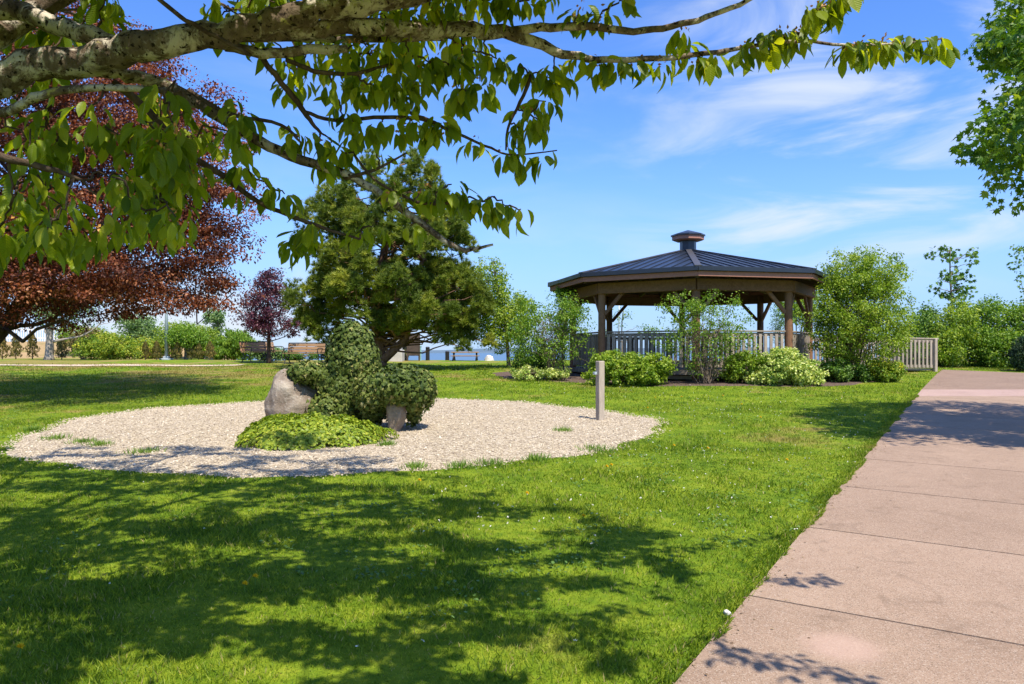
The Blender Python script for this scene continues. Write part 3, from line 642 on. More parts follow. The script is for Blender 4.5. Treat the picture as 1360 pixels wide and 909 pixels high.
# --- young tree right of the pine
yY = 27.0; y0 = G(676, yY)
tree('young_tree', 'yellow green young tree between the pine and the gazebo', 'tree', y0, [y0, W(672, 440, yY), W(664, 400, yY), W(655, 350, yY)], .07,
     [lobe(650, 380, yY, 28, 40, 1.1), lobe(665, 420, yY, 38, 44, 1.3), lobe(685, 425, yY, 30, 34, 1.0), lobe(638, 430, yY, 20, 30, .8)], 300, .27, 46, .095, 'yellowgreen', 'bark', 24, limbs=50, cut=.30, freq=1.5, limb_r=.02)

# --- large maple out of frame on the right of the walk
mY = 9.5; mx = 10.2; m0 = np.array([mx, mY, gz(mx, mY)])
tree('maple_tree', 'green maple reaching in over the right edge above the walk', 'tree', m0, [m0, m0+[0, 0, 1.6], m0+[-.1, 0, 3.2], m0+[-.2, .1, 4.8], m0+[-.2, 0, 6.6]], .2,
     [(np.array([10.1, 9.5, 5.9]), np.array([3.6, 3.3, 2.3])), (np.array([9.1, 9.5, 4.35]), np.array([2.3, 2.2, 1.0])), (np.array([10.2, 9.5, 7.4]), np.array([2.6, 2.5, 1.3])), (np.array([7.05, 9.3, 4.35]), np.array([1.35, 1.2, 1.0])), (np.array([7.5, 9.6, 5.8]), np.array([1.4, 1.4, .9]))],
     560, .4, 62, .118, 'maple', 'bark', 25, T=MAPLE, limbs=90, cut=.34, freq=.9, flat=.7, droop=.6, bias=.25, limb_r=.04)

# --- shrubs round the gazebo
def shrub(label, px, Y, lobes, nc, cr, per, size, leaf, seed, stems=14, r0=.018, name='shrub', cat='shrub', cut=.28, freq=1.6, T=LEAF, bark='twig', **kw):
    return tree(name, label, cat, G(px, Y), None, r0, lobes, nc, cr, per, size, leaf, bark, seed, T=T, cut=cut, freq=freq, stems=stems, **kw)
sY = 21.2
shrub('tall airy shrub with thin stems standing left of the gazebo', 735, sY, [lobe(735, 440, sY, 52, 50, 1.0), lobe(705, 430, sY, 34, 36, .7), lobe(755, 420, sY, 30, 32, .7), lobe(765, 470, sY, 30, 26, .6), lobe(700, 465, sY, 34, 22, .6)],
      330, .17, 26, .068, 'fresh', 31, 26, .014, 'serviceberry_shrub', cut=.30)
cY = 19.7
shrub('tall airy shrub in front of the gazebo railing at its middle', 936, cY, [lobe(935, 445, cY, 50, 46, .8), lobe(905, 415, cY, 34, 30, .6), lobe(950, 420, cY, 50, 36, .7), lobe(980, 460, cY, 32, 26, .5), lobe(890, 455, cY, 22, 22, .4), lobe(938, 485, cY, 36, 22, .5)],
      300, .16, 22, .062, 'fresh', 32, 26, .014, 'serviceberry_shrub', cut=.30)
rY = 20.9
shrub('largest dense shrub with many stems right of the gazebo', 1133, rY, [lobe(1145, 420, rY, 62, 72, 1.3), lobe(1140, 365, rY, 48, 38, 1.0), lobe(1105, 440, rY, 36, 44, .9), lobe(1176, 428, rY, 25, 46, .9), lobe(1170, 370, rY, 36, 34, .9), lobe(1110, 390, rY, 26, 28, .7)],
      740, .21, 52, .069, 'yellowgreen', 33, 34, .022, 'serviceberry_shrub', cut=.24)
shrub('rounded dense green shrub behind the lone wooden post', 838, 19.6, [lobe(838, 492, 19.6, 50, 24, .8), lobe(812, 482, 19.6, 26, 17, .6), lobe(865, 490, 19.6, 28, 20, .6), lobe(790, 503, 19.6, 16, 10, .4)], 340, .12, 55, .055, 'yellowgreen', 34, 10, T=ROUND, cut=.15)
shrub('green shrub between the airy middle shrub and the cream variegated one', 985, 19.9, [lobe(985, 490, 19.9, 24, 22, .6), lobe(1000, 480, 19.9, 18, 14, .5)], 120, .12, 55, .055, 'yellowgreen', 35, 8, T=ROUND, cut=.15)
shrub('cream and green variegated shrub below the right gazebo post', 1045, 19.5, [lobe(1042, 490, 19.5, 40, 26, .8), lobe(1062, 496, 19.5, 30, 19, .7), lobe(1015, 500, 19.5, 24, 16, .5), lobe(1040, 474, 19.5, 22, 12, .4)], 300, .12, 55, .055, 'variegated', 36, 10, T=ROUND, cut=.12)
shrub('low pale yellow variegated bush at the left end of the mulch', 700, 21.0, [lobe(700, 495, 21, 25, 9, .6), lobe(720, 495, 21, 20, 8, .5)], 80, .1, 34, .05, 'variegated', 37, 6, T=ROUND, cut=.1)
shrub('tiny pale yellow bush under the left airy shrub', 745, 20.9, [lobe(745, 496, 20.9, 12, 7, .3)], 26, .09, 30, .045, 'variegated', 38, 4, T=ROUND, cut=.1)
shrub('dark green undergrowth bush behind the pale yellow bush', 705, 22.2, [lobe(710, 478, 22.2, 30, 18, .6)], 120, .15, 45, .06, 'mid', 39, 8, cut=.2)
shrub('golden tipped low shrub beside the ramp railing', 1172, 20.6, [lobe(1170, 492, 20.6, 27, 16, .6), lobe(1185, 492, 20.6, 14, 13, .4)], 150, .11, 50, .05, 'golden', 40, 8, T=ROUND, cut=.12)
shrub('dark green low shrub under the largest dense shrub', 1112, 20.4, [lobe(1110, 493, 20.4, 22, 15, .5), lobe(1140, 495, 20.4, 16, 12, .4)], 140, .11, 50, .05, 'mid', 41, 8, T=ROUND, cut=.12)
shrub('green climber shrub growing up the left gazebo post', 747, 23.7, [lobe(747, 430, 23.7, 9, 52, .2), lobe(750, 388, 23.7, 12, 7, .25)], 120, .13, 40, .06, 'fresh', 42, 12, .012, name='climbing_plant', cat='climber', cut=.1)

# --- hedge of shrubs at the right end of the walk
hl = [(1222, 29.0, 412, 30, 'mid', 'dull green hedge bush next to the largest dense shrub'), (1262, 28.2, 408, 34, 'yellowgreen', 'hedge bush at the foot of the thin sapling'), (1305, 28.6, 400, 34, 'fresh', 'bright hedge bush right of the thin sapling'), (1345, 28.0, 410, 36, 'fresh', 'hedge bush reaching the right picture edge behind the walk'),
      (1390, 27.4, 405, 38, 'mid', 'hedge bush just past the right picture edge')]
for k, (px, Y, top, hw, leaf, lab) in enumerate(hl):
    m = (top+486)/2; shrub(lab, px, Y, [lobe(px, m+8, Y, hw, (486-top)/2-4, 1.2), lobe(px+8, top+22, Y, hw*.62, 22, .9), lobe(px-12, m+18, Y-.4, hw*.8, 26, 1.0), lobe(px+14, top+6, Y+.3, hw*.4, 16, .6)], 230, .30, 52, .10, leaf, 50+k, 22, .025, name='hedge_bush', cat='hedge bush', group='hedge bushes at the end of the walk', cut=.36, freq=1.1, tone=(.5, .3))
q0 = G(1268, 29.6)
tree('sapling', 'thin young maple sapling rising above the hedge on the right', 'tree', q0, [q0, W(1266, 420, 29.6), W(1262, 370, 29.6), W(1262, 328, 29.6)], .05,
     [lobe(1248, 338, 29.6, 16, 16, .5), lobe(1276, 342, 29.6, 20, 20, .6), lobe(1262, 370, 29.6, 32, 18, .7), lobe(1270, 395, 29.6, 24, 14, .6)], 44, .22, 13, .17, 'mid', 'bark', 60, T=MAPLE, limbs=40, cut=.2, limb_r=.018)
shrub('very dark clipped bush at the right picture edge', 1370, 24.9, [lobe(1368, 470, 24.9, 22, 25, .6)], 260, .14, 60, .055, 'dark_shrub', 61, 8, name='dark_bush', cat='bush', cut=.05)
shrub('leafy sapling cut by the right edge above the dark bush', 1376, 25.6, [lobe(1368, 350, 25.6, 18, 40, .6), lobe(1372, 410, 25.6, 16, 40, .6)], 40, .2, 14, .11, 'maple', 62, 8, .02, name='sapling', cat='sapling', T=MAPLE, cut=.2)
shrub('bushy tree behind the gazebo seen right of its back post', 1058, 33, [lobe(1052, 405, 33, 26, 28, .9), lobe(1075, 400, 33, 20, 40, .9), lobe(1040, 380, 33, 18, 18, .8)], 130, .32, 44, .11, 'yellowgreen', 63, 14, .03, name='bushy_tree', cat='tree')
shrub('dark cone shaped conifer behind the gazebo railing', 1036, 30, [lobe(1036, 432, 30, 14, 26, .5), lobe(1036, 420, 30, 8, 20, .3)], 90, .14, 26, .05, 'mid', 64, 6, name='conifer', cat='conifer', cut=.1)
e0 = G(826, 44)
tree('small_tree', 'thin leafy treetop showing behind the gazebo between railing and eave', 'tree', e0, [e0, W(826, 470, 44), W(826, 430, 44), W(828, 412, 44)], .06, [lobe(828, 425, 44, 13, 14, .6), lobe(860, 440, 44, 18, 12, .8), lobe(800, 442, 44, 8, 6, .4)], 40, .3, 16, .13, 'bluegreen', 'bark', 65, limbs=16, cut=.2)

# --- background on the left
cedars = [(3, 37, 449, 8, 'small brownish cedar touching the left picture edge'), (21, 37.3, 446, 8, 'brown tinged cone cedar left of the pale trunk, second from the left edge'), (43, 37.5, 444, 8, 'small green brown cedar just left of the pale trunk'), (82, 37.6, 450, 8, 'small cedar between the pale trunk and the wide bush'),
          (193, 38.5, 457, 5, 'slim young cedar right of the wide bush'), (208, 38.5, 456, 5, 'slim young cedar just left of the metal pole'), (235, 38.8, 457, 5, 'slim cedar between metal pole and round topped tree'), (254, 39, 459, 4.5, 'thin cedar just right of the round topped tree trunk'), (264, 39, 459, 5, 'thin cedar in the middle of the three right of the round topped tree'), (279, 39, 456, 5.5, 'slim cedar nearest the bright green hedge')]
for k, (px, Y, top, hw, lab) in enumerate(cedars):
    rng = RNG(100+k); b = G(px, Y); hw = hw*1.25 if px > 150 else hw; Y = Y-1.2 if px > 150 else Y; b = G(px, Y); root = thing('cedar', lab, 'cedar', b, 'small cedars planted along the bank'); H = EYE+(HY-top)/F*Y-b[2]; R = hw*Y/F
    g = Geo(); g.tube([b-[0, 0, .05], b+[0, 0, H*.7]], [.03, .01], 5); g.build('trunk', M['bark_dark'], root)
    n = 650; t = rng.random(n)**.8; rr = R*np.where(t < .3, .72+t*.93, (1-t)**.75*1.29)*(.55+.45*rng.random(n)**.5)*(1+.25*np.sin(t*17+k)); th = rng.uniform(0, 6.28, n)
    P = np.stack([b[0]+rr*np.cos(th), b[1]+rr*np.sin(th), b[2]+.05+t*H*.97], 1); o = np.stack([np.cos(th), np.sin(th), th*0+.4], 1)
    g = Geo(); g.inst(LEAF, P, unit(o*.4+[0, 0, .9]+rsphere(rng, n)*.3), unit(o+rsphere(rng, n)*.4), rng.uniform(.07, .13, n), np.clip(rng.normal(.5+.1*(k < 3), .22, n), 0, 1)); g.build('foliage', M['cedar'], root)
tY = 36.0; t0 = G(65, tY)
rt = tree('old_tree', 'old pale trunked tree with thin foliage under the copper beech', 'tree', t0, [t0, W(66, 462, tY), W(66, 440, tY), W(70, 415, tY), W(68, 385, tY)], .22,
     [lobe(85, 412, tY, 36, 22, 1.3), lobe(62, 400, tY, 30, 24, 1.3), lobe(110, 400, tY, 26, 18, 1.0)], 90, .42, 30, .15, 'bluegreen', 'bark_pale', 70, limbs=30, cut=.3, limb_r=.05)
g = Geo(); rng = RNG(71); g.tube(path_pts([W(66, 455, tY), W(90, 450, tY), W(110, 446, tY), W(130, 433, tY), W(140, 420, tY)], 12), np.linspace(.07, .015, 12), 6, rng, .05); limb(g, rng, W(110, 446, tY), W(125, 418, tY), .03, .008); limb(g, rng, W(66, 445, tY), W(48, 422, tY), .07, .02); limb(g, rng, W(128, 434, tY), W(150, 428, tY), .02, .006)
g.build('bare_branch', M['bark_pale'], rt, smooth=True)
def bush(lab, px, Y, lobes, nc, leaf, seed, size=.09, cr=.3, per=26, name='bush', cat='bush', **kw): return shrub(lab, px, Y, lobes, int(nc*1.3), cr, int(per*1.8), size*1.2, leaf, seed, 10, .03, name=name, cat=cat, **kw)
bush('wide low yellow green bush left of the metal pole', 137, 36.5, [lobe(120, 462, 36.5, 26, 16, 1.0), lobe(150, 460, 36.5, 30, 17, 1.0), lobe(137, 456, 36.5, 26, 14, .9), lobe(172, 466, 36.5, 12, 12, .6)], 260, 'golden', 72, .075, .24, 30)
bush('brown and green bush between the old tree and wide bush', 112, 39.5, [lobe(112, 452, 39.5, 20, 16, .8)], 70, 'cedar', 73)
bush('yellow green bush on the bank behind the old tree', 95, 44, [lobe(96, 446, 44, 20, 14, .9), lobe(120, 444, 44, 18, 12, .8)], 90, 'yellowgreen', 74)
bush('pale green tree behind the wide bush', 180, 44, [lobe(184, 440, 44, 20, 28, 1.0), lobe(170, 430, 44, 14, 16, .8), lobe(203, 446, 44, 14, 18, .8)], 110, 'bluegreen', 75, .12, .32, 22, name='bushy_tree', cat='tree')
bush('yellowish bush low behind the slim cedars left of the metal pole', 195, 41.5, [lobe(196, 464, 41.5, 22, 14, .8)], 90, 'golden', 76)
r0_ = G(247, 38.2)
tree('round_topped_tree', 'small tree with pale trunk and rounded bright crown right of the metal pole', 'tree', r0_, [r0_, W(247, 470, 38.2), W(247, 460, 38.2), W(247, 448, 38.2)], .11, [lobe(248, 448, 38.2, 24, 14, 1.0), lobe(238, 444, 38.2, 16, 10, .7), lobe(260, 450, 38.2, 14, 10, .7)], 170, .28, 46, .11, 'fresh', 'bark_pale', 77, limbs=24, cut=.2, limb_r=.04)
bush('bright green tall bush between metal pole and round topped tree', 228, 42, [lobe(228, 452, 42, 18, 24, .9), lobe(240, 442, 42, 20, 14, .9)], 120, 'yellowgreen', 78)
bush('bright green tall bush right of the round topped tree', 268, 42, [lobe(268, 454, 42, 18, 22, .9), lobe(262, 442, 42, 16, 12, .8)], 110, 'yellowgreen', 79)
bush('slim pale sapling rising left of the bright green hedge', 284, 43.5, [lobe(282, 432, 43.5, 12, 24, .6), lobe(290, 424, 43.5, 7, 16, .4), lobe(285, 455, 43.5, 8, 18, .4)], 80, 'bluegreen', 80, .11, .22, 18, name='sapling', cat='sapling')
bush('bright green drooping hedge behind the left bench', 310, 40.5, [lobe(302, 460, 40.5, 18, 22, .8), lobe(322, 460, 40.5, 16, 21, .8), lobe(312, 452, 40.5, 20, 12, .8)], 180, 'fresh', 81, .10, .24, 30, droop=1.6)
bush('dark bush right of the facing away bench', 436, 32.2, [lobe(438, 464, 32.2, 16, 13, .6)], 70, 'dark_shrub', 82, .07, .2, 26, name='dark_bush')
bush('low green bush seen under the facing away bench', 392, 35.0, [lobe(388, 473, 35.0, 18, 5, .5), lobe(412, 473, 35, 12, 4, .4)], 60, 'mid', 84, .07, .15, 24)
bush('grey green shore bush between the plum trunk and the bright hedge', 347, 38.0, [lobe(346, 466, 38, 12, 12, .6), lobe(366, 470, 38, 10, 8, .5)], 70, 'bluegreen', 85, .09, .2, 24)
bush('leafy weeds between the granite pillar and brown board', 538, 34.6, [lobe(536, 458, 34.6, 8, 18, .4)], 40, 'bluegreen', 83, .09, .2, 22, name='leafy_bush')

# ------------------------------------------------------------------ gazebo
def gazebo():
    C0 = np.array([5.5, 24.0]); PH = math.radians(-9.6); zb = gz(*C0); ZF, ZE, ZA = 1.12, 3.80, 4.74
    R_, RP = 4.38, 3.6
    root = thing('gazebo', 'octagonal brown timber gazebo with dark metal roof and grey railings', 'gazebo', (C0[0], C0[1], zb))
    def c(k, r, z): a = PH+math.radians(45*k); return np.array([C0[0]+r*math.sin(a), C0[1]-r*math.cos(a), z])
    # roof sheets with standing seams
    g = Geo(); rA = .26
    for k in range(8):
        a, b, t0, t1 = c(k, R_, ZE), c(k+1, R_, ZE), c(k, rA, ZA), c(k+1, rA, ZA)
        nr = unit(np.cross(b-a, t0-a)); g.add([a, b, t1, t0], quads=[(0, 1, 2, 3)])
        g.add([a-nr*.035, b-nr*.035, t1-nr*.035, t0-nr*.035], quads=[(3, 2, 1, 0)])
        up = unit((t0+t1)/2-(a+b)/2); ex = unit(b-a); L = np.linalg.norm(b-a); m = (a+b)/2; H = np.dot((t0+t1)/2-m, up); Lt = np.linalg.norm(t1-t0)
        ns = 11
        for i in range(ns):
            s_ = -L/2+L*(i+.5)/ns
            hmax = H if abs(s_) <= Lt/2 else H*(L/2-abs(s_))/(L/2-Lt/2)
            if hmax > .15: g.beam(m+ex*s_-up*.02+nr*.012, m+ex*s_+up*(hmax-.02)+nr*.012, .035, .03, up=nr)
    g.build('roof', M['roof'], root)
    g = Geo()
    for k in range(8): g.beam(c(k, R_+.02, ZE+.02), c(k, rA, ZA+.03), .17, .03)
    g.build('hip_cap', M['hip'], root)
    # edges
    def ring(name, mat, r, zt, zb_, th, bev=.006):
        for k in range(8):
            a, b = c(k, r, (zt+zb_)/2), c(k+1, r, (zt+zb_)/2); gg = Geo(); gg.beam(a, b, th, zt-zb_, bev=bev); gg.build(name, M[mat], root)
    ring('drip_edge', 'roof', R_+.01, ZE+.02, ZE-.10, .05)
    ring('fascia', 'fascia', R_-.06, ZE-.102, ZE-.24, .045)
    g = Geo()
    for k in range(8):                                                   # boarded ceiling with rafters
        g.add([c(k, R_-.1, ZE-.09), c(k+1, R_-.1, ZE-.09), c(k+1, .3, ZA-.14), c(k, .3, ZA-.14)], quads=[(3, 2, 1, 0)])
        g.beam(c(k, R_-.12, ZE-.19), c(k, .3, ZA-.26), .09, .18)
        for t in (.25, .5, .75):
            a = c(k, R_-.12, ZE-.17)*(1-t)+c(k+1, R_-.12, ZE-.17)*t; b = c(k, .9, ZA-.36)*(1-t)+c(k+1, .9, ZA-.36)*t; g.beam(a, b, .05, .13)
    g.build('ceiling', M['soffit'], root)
    ring('beam', 'timber', RP+.12, ZE-.245, ZE-.55, .14, .012)
    # cupola
    cu = Geo(); 
    n8 = lambda r, z, o=0: np.array([c(k+o, r, z) for k in range(8)])
    def loft(gg, rings, cap=True):
        V = np.vstack(rings); Q = []; 
        for i in range(len(rings)-1):
            for k in range(8): Q.append((i*8+k, i*8+(k+1) % 8, i*8+8+(k+1) % 8, i*8+8+k))
        T = []
        if cap: T = [(0, k+1, k) for k in range(1, 7)]+[((len(rings)-1)*8, (len(rings)-1)*8+k, (len(rings)-1)*8+k+1) for k in range(1, 7)]
        gg.add(V, quads=Q, tris=T)
    loft(cu, [n8(.25, ZA-.06), n8(.25, ZA+.35)]); cb = cu.build('cupola', M['roof'], root); og = np.array(root.location)
    g = Geo(); loft(g, [n8(.42, ZA+.33), n8(.49, ZA+.36), n8(.49, ZA+.47)]); g.build('cupola_fascia', M['fascia'], cb, origin=og)
    g = Geo(); loft(g, [n8(.53, ZA+.473), n8(.53, ZA+.52), n8(.03, ZA+.67)]); g.build('cupola_roof', M['roof'], cb, origin=og)
    # posts, braces
    for k in range(8):
        p = c(k, RP, 0); g = Geo(); g.tube([(p[0], p[1], zb-.1), (p[0], p[1], ZE-.3)], .107, 14, RNG(k), .0); g.build('post', M['timber'], root, smooth=False)
        for s_ in (-1, 1):
            e = unit(c(k+s_, RP, 0)-p); g = Geo(); g.beam(np.array([p[0], p[1], ZE-1.12])+e*.1, np.array([p[0], p[1], ZE-.5])+e*.66, .08, .1, bev=.008); g.build('brace', M['timber'], root)
    # deck
    g = Geo(); loft(g, [n8(RP+.22, ZF-.12), n8(RP+.22, ZF)]); g.build('deck', M['grey_wood'], root)
    g = Geo()
    for k in range(8):                                                   # shadowy crawl space boards
        a, b = c(k, RP-.05, 0), c(k+1, RP-.05, 0)
        for zc in (ZF-.2, ZF-.34): g.beam((a[0], a[1], zc), (b[0], b[1], zc), .03, .10)
    g.build('skirt', M['grey_wood'], root)
    # railings on seven sides (open towards the ramp), first one built, the rest copied
    base_t = None
    def section(k):
        a, b = c(k, RP, 0), c(k+1, RP, 0); e = unit(b-a); L = np.linalg.norm(b-a); m = (a+b)/2; ang = math.atan2(e[1], e[0])
        return m, ang, L
    proto = None
    for k in (0, 7, 1, 3, 4, 5, 6):
        m, ang, L = section(k)
        if proto is None:
            hl = L/2-.13; gg = Geo(); gg.box((0, 0, 1.05), (2*hl, .15, .04), bev=.006); rl = gg.build('railing', M['grey_wood'], root, origin=np.zeros(3))
            gg = Geo(); gg.box((0, 0, .965), (2*hl, .04, .09), bev=.005); gg.build('rail', M['grey_wood'], rl)
            gg = Geo(); gg.box((0, 0, .12), (2*hl, .04, .09), bev=.005); gg.build('rail', M['grey_wood'], rl)
            nb = 15; bal = None
            for i in range(nb):
                x = -hl+.1+(2*hl-.2)*i/(nb-1)
                if bal is None: gg = Geo(); gg.box((0, -.04, .52), (.085, .032, .90), bev=.004); bal = gg.build('baluster', M['grey_wood'], rl); o = bal
                else: o = bal.copy(); COL.objects.link(o); o.parent = rl
                o.location = (x, 0, 0)
            proto = rl; o = rl
        else: o = copy_tree(proto, root)
        o.location = (m[0]-C0[0], m[1]-C0[1], ZF-zb); o.rotation_euler = (0, 0, ang)
    return C0, ZF, c
C0, ZF, gc_ = gazebo()

# ramp with weathered railings from the gazebo to the walk
def ramp():
    a = np.array([9.35, 23.0, ZF-.02]); e2 = np.array([13.75, 25.0]); b = np.array([e2[0], e2[1], gz(*e2)+.06]); root = thing('access_ramp', 'weathered grey wooden ramp with slatted railings beside the walk', 'ramp', (b[0], b[1], gz(*e2)))
    d = b-a; n = unit(np.array([-d[1], d[0], 0])); w = 1.4
    g = Geo(); g.beam(a+n*w/2, b+n*w/2, w, .06); g.build('deck', M['grey_wood'], root)
    first = True
    for off in (0.0, w):
        A, B = a+n*off, b+n*off
        gg = Geo(); gg.beam(A+[0, 0, 1.0], B+[0, 0, 1.0]+unit(d)*.12, .14, .04, bev=.005); rl = gg.build('railing', M['grey_wood'], root)
        gg = Geo(); gg.beam(A+[0, 0, .92]-n*.03, B+[0, 0, .92]-n*.03, .04, .1, bev=.005); gg.build('rail', M['grey_wood'], rl, origin=np.array(root.location))
        gg = Geo(); gg.beam(A+[0, 0, .1]-n*.03, B+[0, 0, .1]-n*.03, .04, .1, bev=.005); gg.build('rail', M['grey_wood'], rl, origin=np.array(root.location))
        nb = 26; base = None
        for i in range(nb):
            p = A+(B-A)*(i+.6)/nb
            if base is None:
                gg = Geo(); ang = math.atan2(d[1], d[0]); Rz = np.array([[math.cos(ang), -math.sin(ang), 0], [math.sin(ang), math.cos(ang), 0], [0, 0, 1]]); gg.box((0, 0, .5), (.085, .035, .88), R=Rz, bev=.004); base = gg.build('baluster', M['grey_wood'], rl, origin=(0, 0, 0)); o = base
            else: o = base.copy(); COL.objects.link(o); o.parent = rl
            o.location = p-np.array(root.location)-n*.07
        for t in (.02, .5, .985):
            p = A+(B-A)*t; gg = Geo(); gg.box((p[0]-n[0]*.07, p[1]-n[1]*.07, p[2]+.45), (.12, .12, 1.12), R=Rz, bev=.012); gg.build('post', M['grey_wood'], root)
ramp()

# ------------------------------------------------------------------ boulders, ivy and ground cover on the gravel
def sphere_grid(nu, nv):
    u = np.linspace(0, 2*np.pi, nu, endpoint=False); v = np.linspace(0, np.pi, nv+1)[1:-1]
    P = [(0, 0, 1)]+[(math.sin(b)*math.cos(a), math.sin(b)*math.sin(a), math.cos(b)) for b in v for a in u]+[(0, 0, -1)]
    T = [(0, 1+k, 1+(k+1) % nu) for k in range(nu)]; Q = []
    for r in range(nv-2):
        o = 1+r*nu; Q += [(o+k, o+nu+k, o+nu+(k+1) % nu, o+(k+1) % nu) for k in range(nu)]
    o = 1+(nv-2)*nu; T += [(o+k, len(P)-1, o+(k+1) % nu) for k in range(nu)]
    return np.array(P), Q, T
def rock(c, r, seed, lump=.25, nu=72, nv=48, cuts=11):
    rng = RNG(seed); P, Q, T = sphere_grid(nu, nv); d = P.copy()
    for _ in range(cuts):                                               # flat faces cut by planes
        nrm = unit(rng.normal(size=3)); h = rng.uniform(.62, .88); s_ = d@nrm; k = s_ > h; d[k] -= nrm*(s_[k]-h)[:, None]*.9
    d = d*(1+lump*(vnoise(P*2.1+seed)-.5)[:, None]+.07*(vnoise(P*6+seed)-.5)[:, None]+.035*(vnoise(P*15+seed)-.5)[:, None])
    g = Geo(); g.add(np.asarray(c)+d*np.asarray(r), quads=Q, tris=T); return g
kY = 12.0
rc = W(393, 525, kY); rz0 = gz(rc[0], kY)
g = rock((rc[0], kY, rz0+.36), (.44, .42, .56), 3, .26); root = thing('boulder', 'grey brown boulder left of the ivy column, partly under ivy', 'boulder', (rc[0], kY, rz0)); g.build('stone', M['boulder'], root, smooth=True)
def ivy_shell(gg, rng, lobes, dens, size, T, thick=.05, tone=(.5, .22), floor=None, hang=.5):
    for i, (c, r) in enumerate(lobes):
        area = 4*np.pi*((((r[0]*r[1])**1.6+(r[0]*r[2])**1.6+(r[1]*r[2])**1.6)/3)**(1/1.6)); n = int(area*dens)
        o = rsphere(rng, n); bumpy = 1+.13*(vnoise(o*2.6+i*3+c)-.5)+.12*(vnoise(o*7+i)-.5); P = c+o*r*bumpy[:, None]+rng.normal(size=(n, 3))*thick
        nr = unit(o/r); k = np.ones(n, bool)
        for j, (c2, r2) in enumerate(lobes):
            if j != i: k &= np.linalg.norm((P-c2)/r2, axis=1) > .86
        if floor is not None: k &= P[:, 2] > zg(P[:, 0], P[:, 1])+floor
        P, nr = P[k], nr[k]; n = len(P); nr = unit(nr+rsphere(rng, n)*.55+[0, 0, .2]); d = unit(np.cross(nr, rsphere(rng, n))-np.array([0, 0, hang]))
        tn = tone[0]+.5*(vnoise(P*2.2)-.5)+rng.normal(0, tone[1], n)
        gg.inst(T, P, d, nr, size*rng.uniform(.6, 1.3, n), np.clip(tn, 0, 1))
def ivy_group():
    rng = RNG(77); root = thing('ivy_covered_stone', 'tall standing stone wrapped in variegated ivy on the gravel', 'ivy mound', G(465, kY)); x0 = G(465, kY)
    L1 = [lobe(460, 522, kY, 33, 48, .40), lobe(469, 482, kY, 33, 38, .38), lobe(468, 453, kY, 25, 23, .28), lobe(440, 547, kY-.15, 28, 26, .34), lobe(408, 495, kY-.1, 24, 13, .28), lobe(434, 500, kY-.05, 20, 15, .26)]
    g = rock((x0[0], kY+.05, x0[2]+.6), (.27, .26, .80), 5, .3, 28, 20); g.build('stone', M['boulder'], root, smooth=True)
    g = Geo(); ivy_shell(g, rng, L1, 2100, .064, IVY, .028, tone=(.40, .17), floor=.0); g.build('ivy', M['ivy'], root)
    b = G(524, kY-.1); root = thing('ivy_covered_stone', 'mushroom shaped ivy mound on a short pale stone beside the ivy column', 'ivy mound', b)
    g = rock((W(525, 540, kY-.75)[0], kY-.75, b[2]+.24), (.15, .14, .42), 8, .2, 40, 28, 10); g.build('stone', M['boulder'], root, smooth=True)
    L2 = [lobe(527, 512, kY-.6, 47, 24, .48), lobe(498, 520, kY-.6, 27, 26, .36), lobe(553, 517, kY-.6, 23, 25, .36), lobe(497, 545, kY-.35, 14, 16, .2), lobe(549, 545, kY-.45, 8, 16, .14)]
    g = Geo(); ivy_shell(g, rng, L2, 2100, .064, IVY, .028, tone=(.45, .17), floor=.0); g.build('ivy', M['ivy'], root)
    # bright low mound of ground cover in front
    c = G(412, 10.35); root = thing('ground_cover_mound', 'low bright green leafy mound in front of the ivy stones', 'plant', c)
    n = 15000; th = rng.uniform(0, 6.28, n); q = np.sqrt(rng.random(n)); er = 1+.10*np.sin(3*th+1)+.06*np.sin(7*th)+.04*np.sin(13*th); rx, ry, H = 1.0*er, .85*er, .30
    x = c[0]+rx*q*np.cos(th); y = c[1]+ry*q*np.sin(th); pr = np.sqrt(np.maximum(0, 1-q**2.6)); lum = .6+.5*vnoise(np.stack([x*4, y*4, x*0], 1))+.3*vnoise(np.stack([x*11, y*11, x*0], 1))
    P = np.stack([x, y, zg(x, y)+.01+H*pr*lum*(1-.4*rng.random(n)**1.6)], 1)
    nr = unit(np.stack([np.cos(th)*q**2, np.sin(th)*q**2, .8+0*th], 1)+rsphere(rng, n)*.5); d = unit(np.cross(nr, rsphere(rng, n))-[0, 0, .2])
    g = Geo(); g.inst(ROUND, P, d, nr, .04*rng.uniform(.55, 1.35, n), np.clip(rng.normal(.5, .22, n)+.4*(vnoise(P*3)-.5), 0, 1)); g.build('foliage', M['cover'], root)
ivy_group()

# lone wooden post on the gravel
b = G(797, 12.55); root = thing('wooden_post', 'weathered grey wooden post standing alone at the gravel edge', 'post', b)
g = Geo(); ca, sa = math.cos(.5), math.sin(.5); Rz = np.array([[ca, -sa, 0], [sa, ca, 0], [0, 0, 1]]); g.box(b+[0, 0, .46], (.11, .11, 1.04), R=Rz, bev=.008); g.build('shaft', M['grey_wood'], root)
g = Geo(); g.box(b+np.array([-.085, -.02, .78]), (.05, .06, .045), R=Rz, bev=.004); g.build('bracket', M['galv'], root)

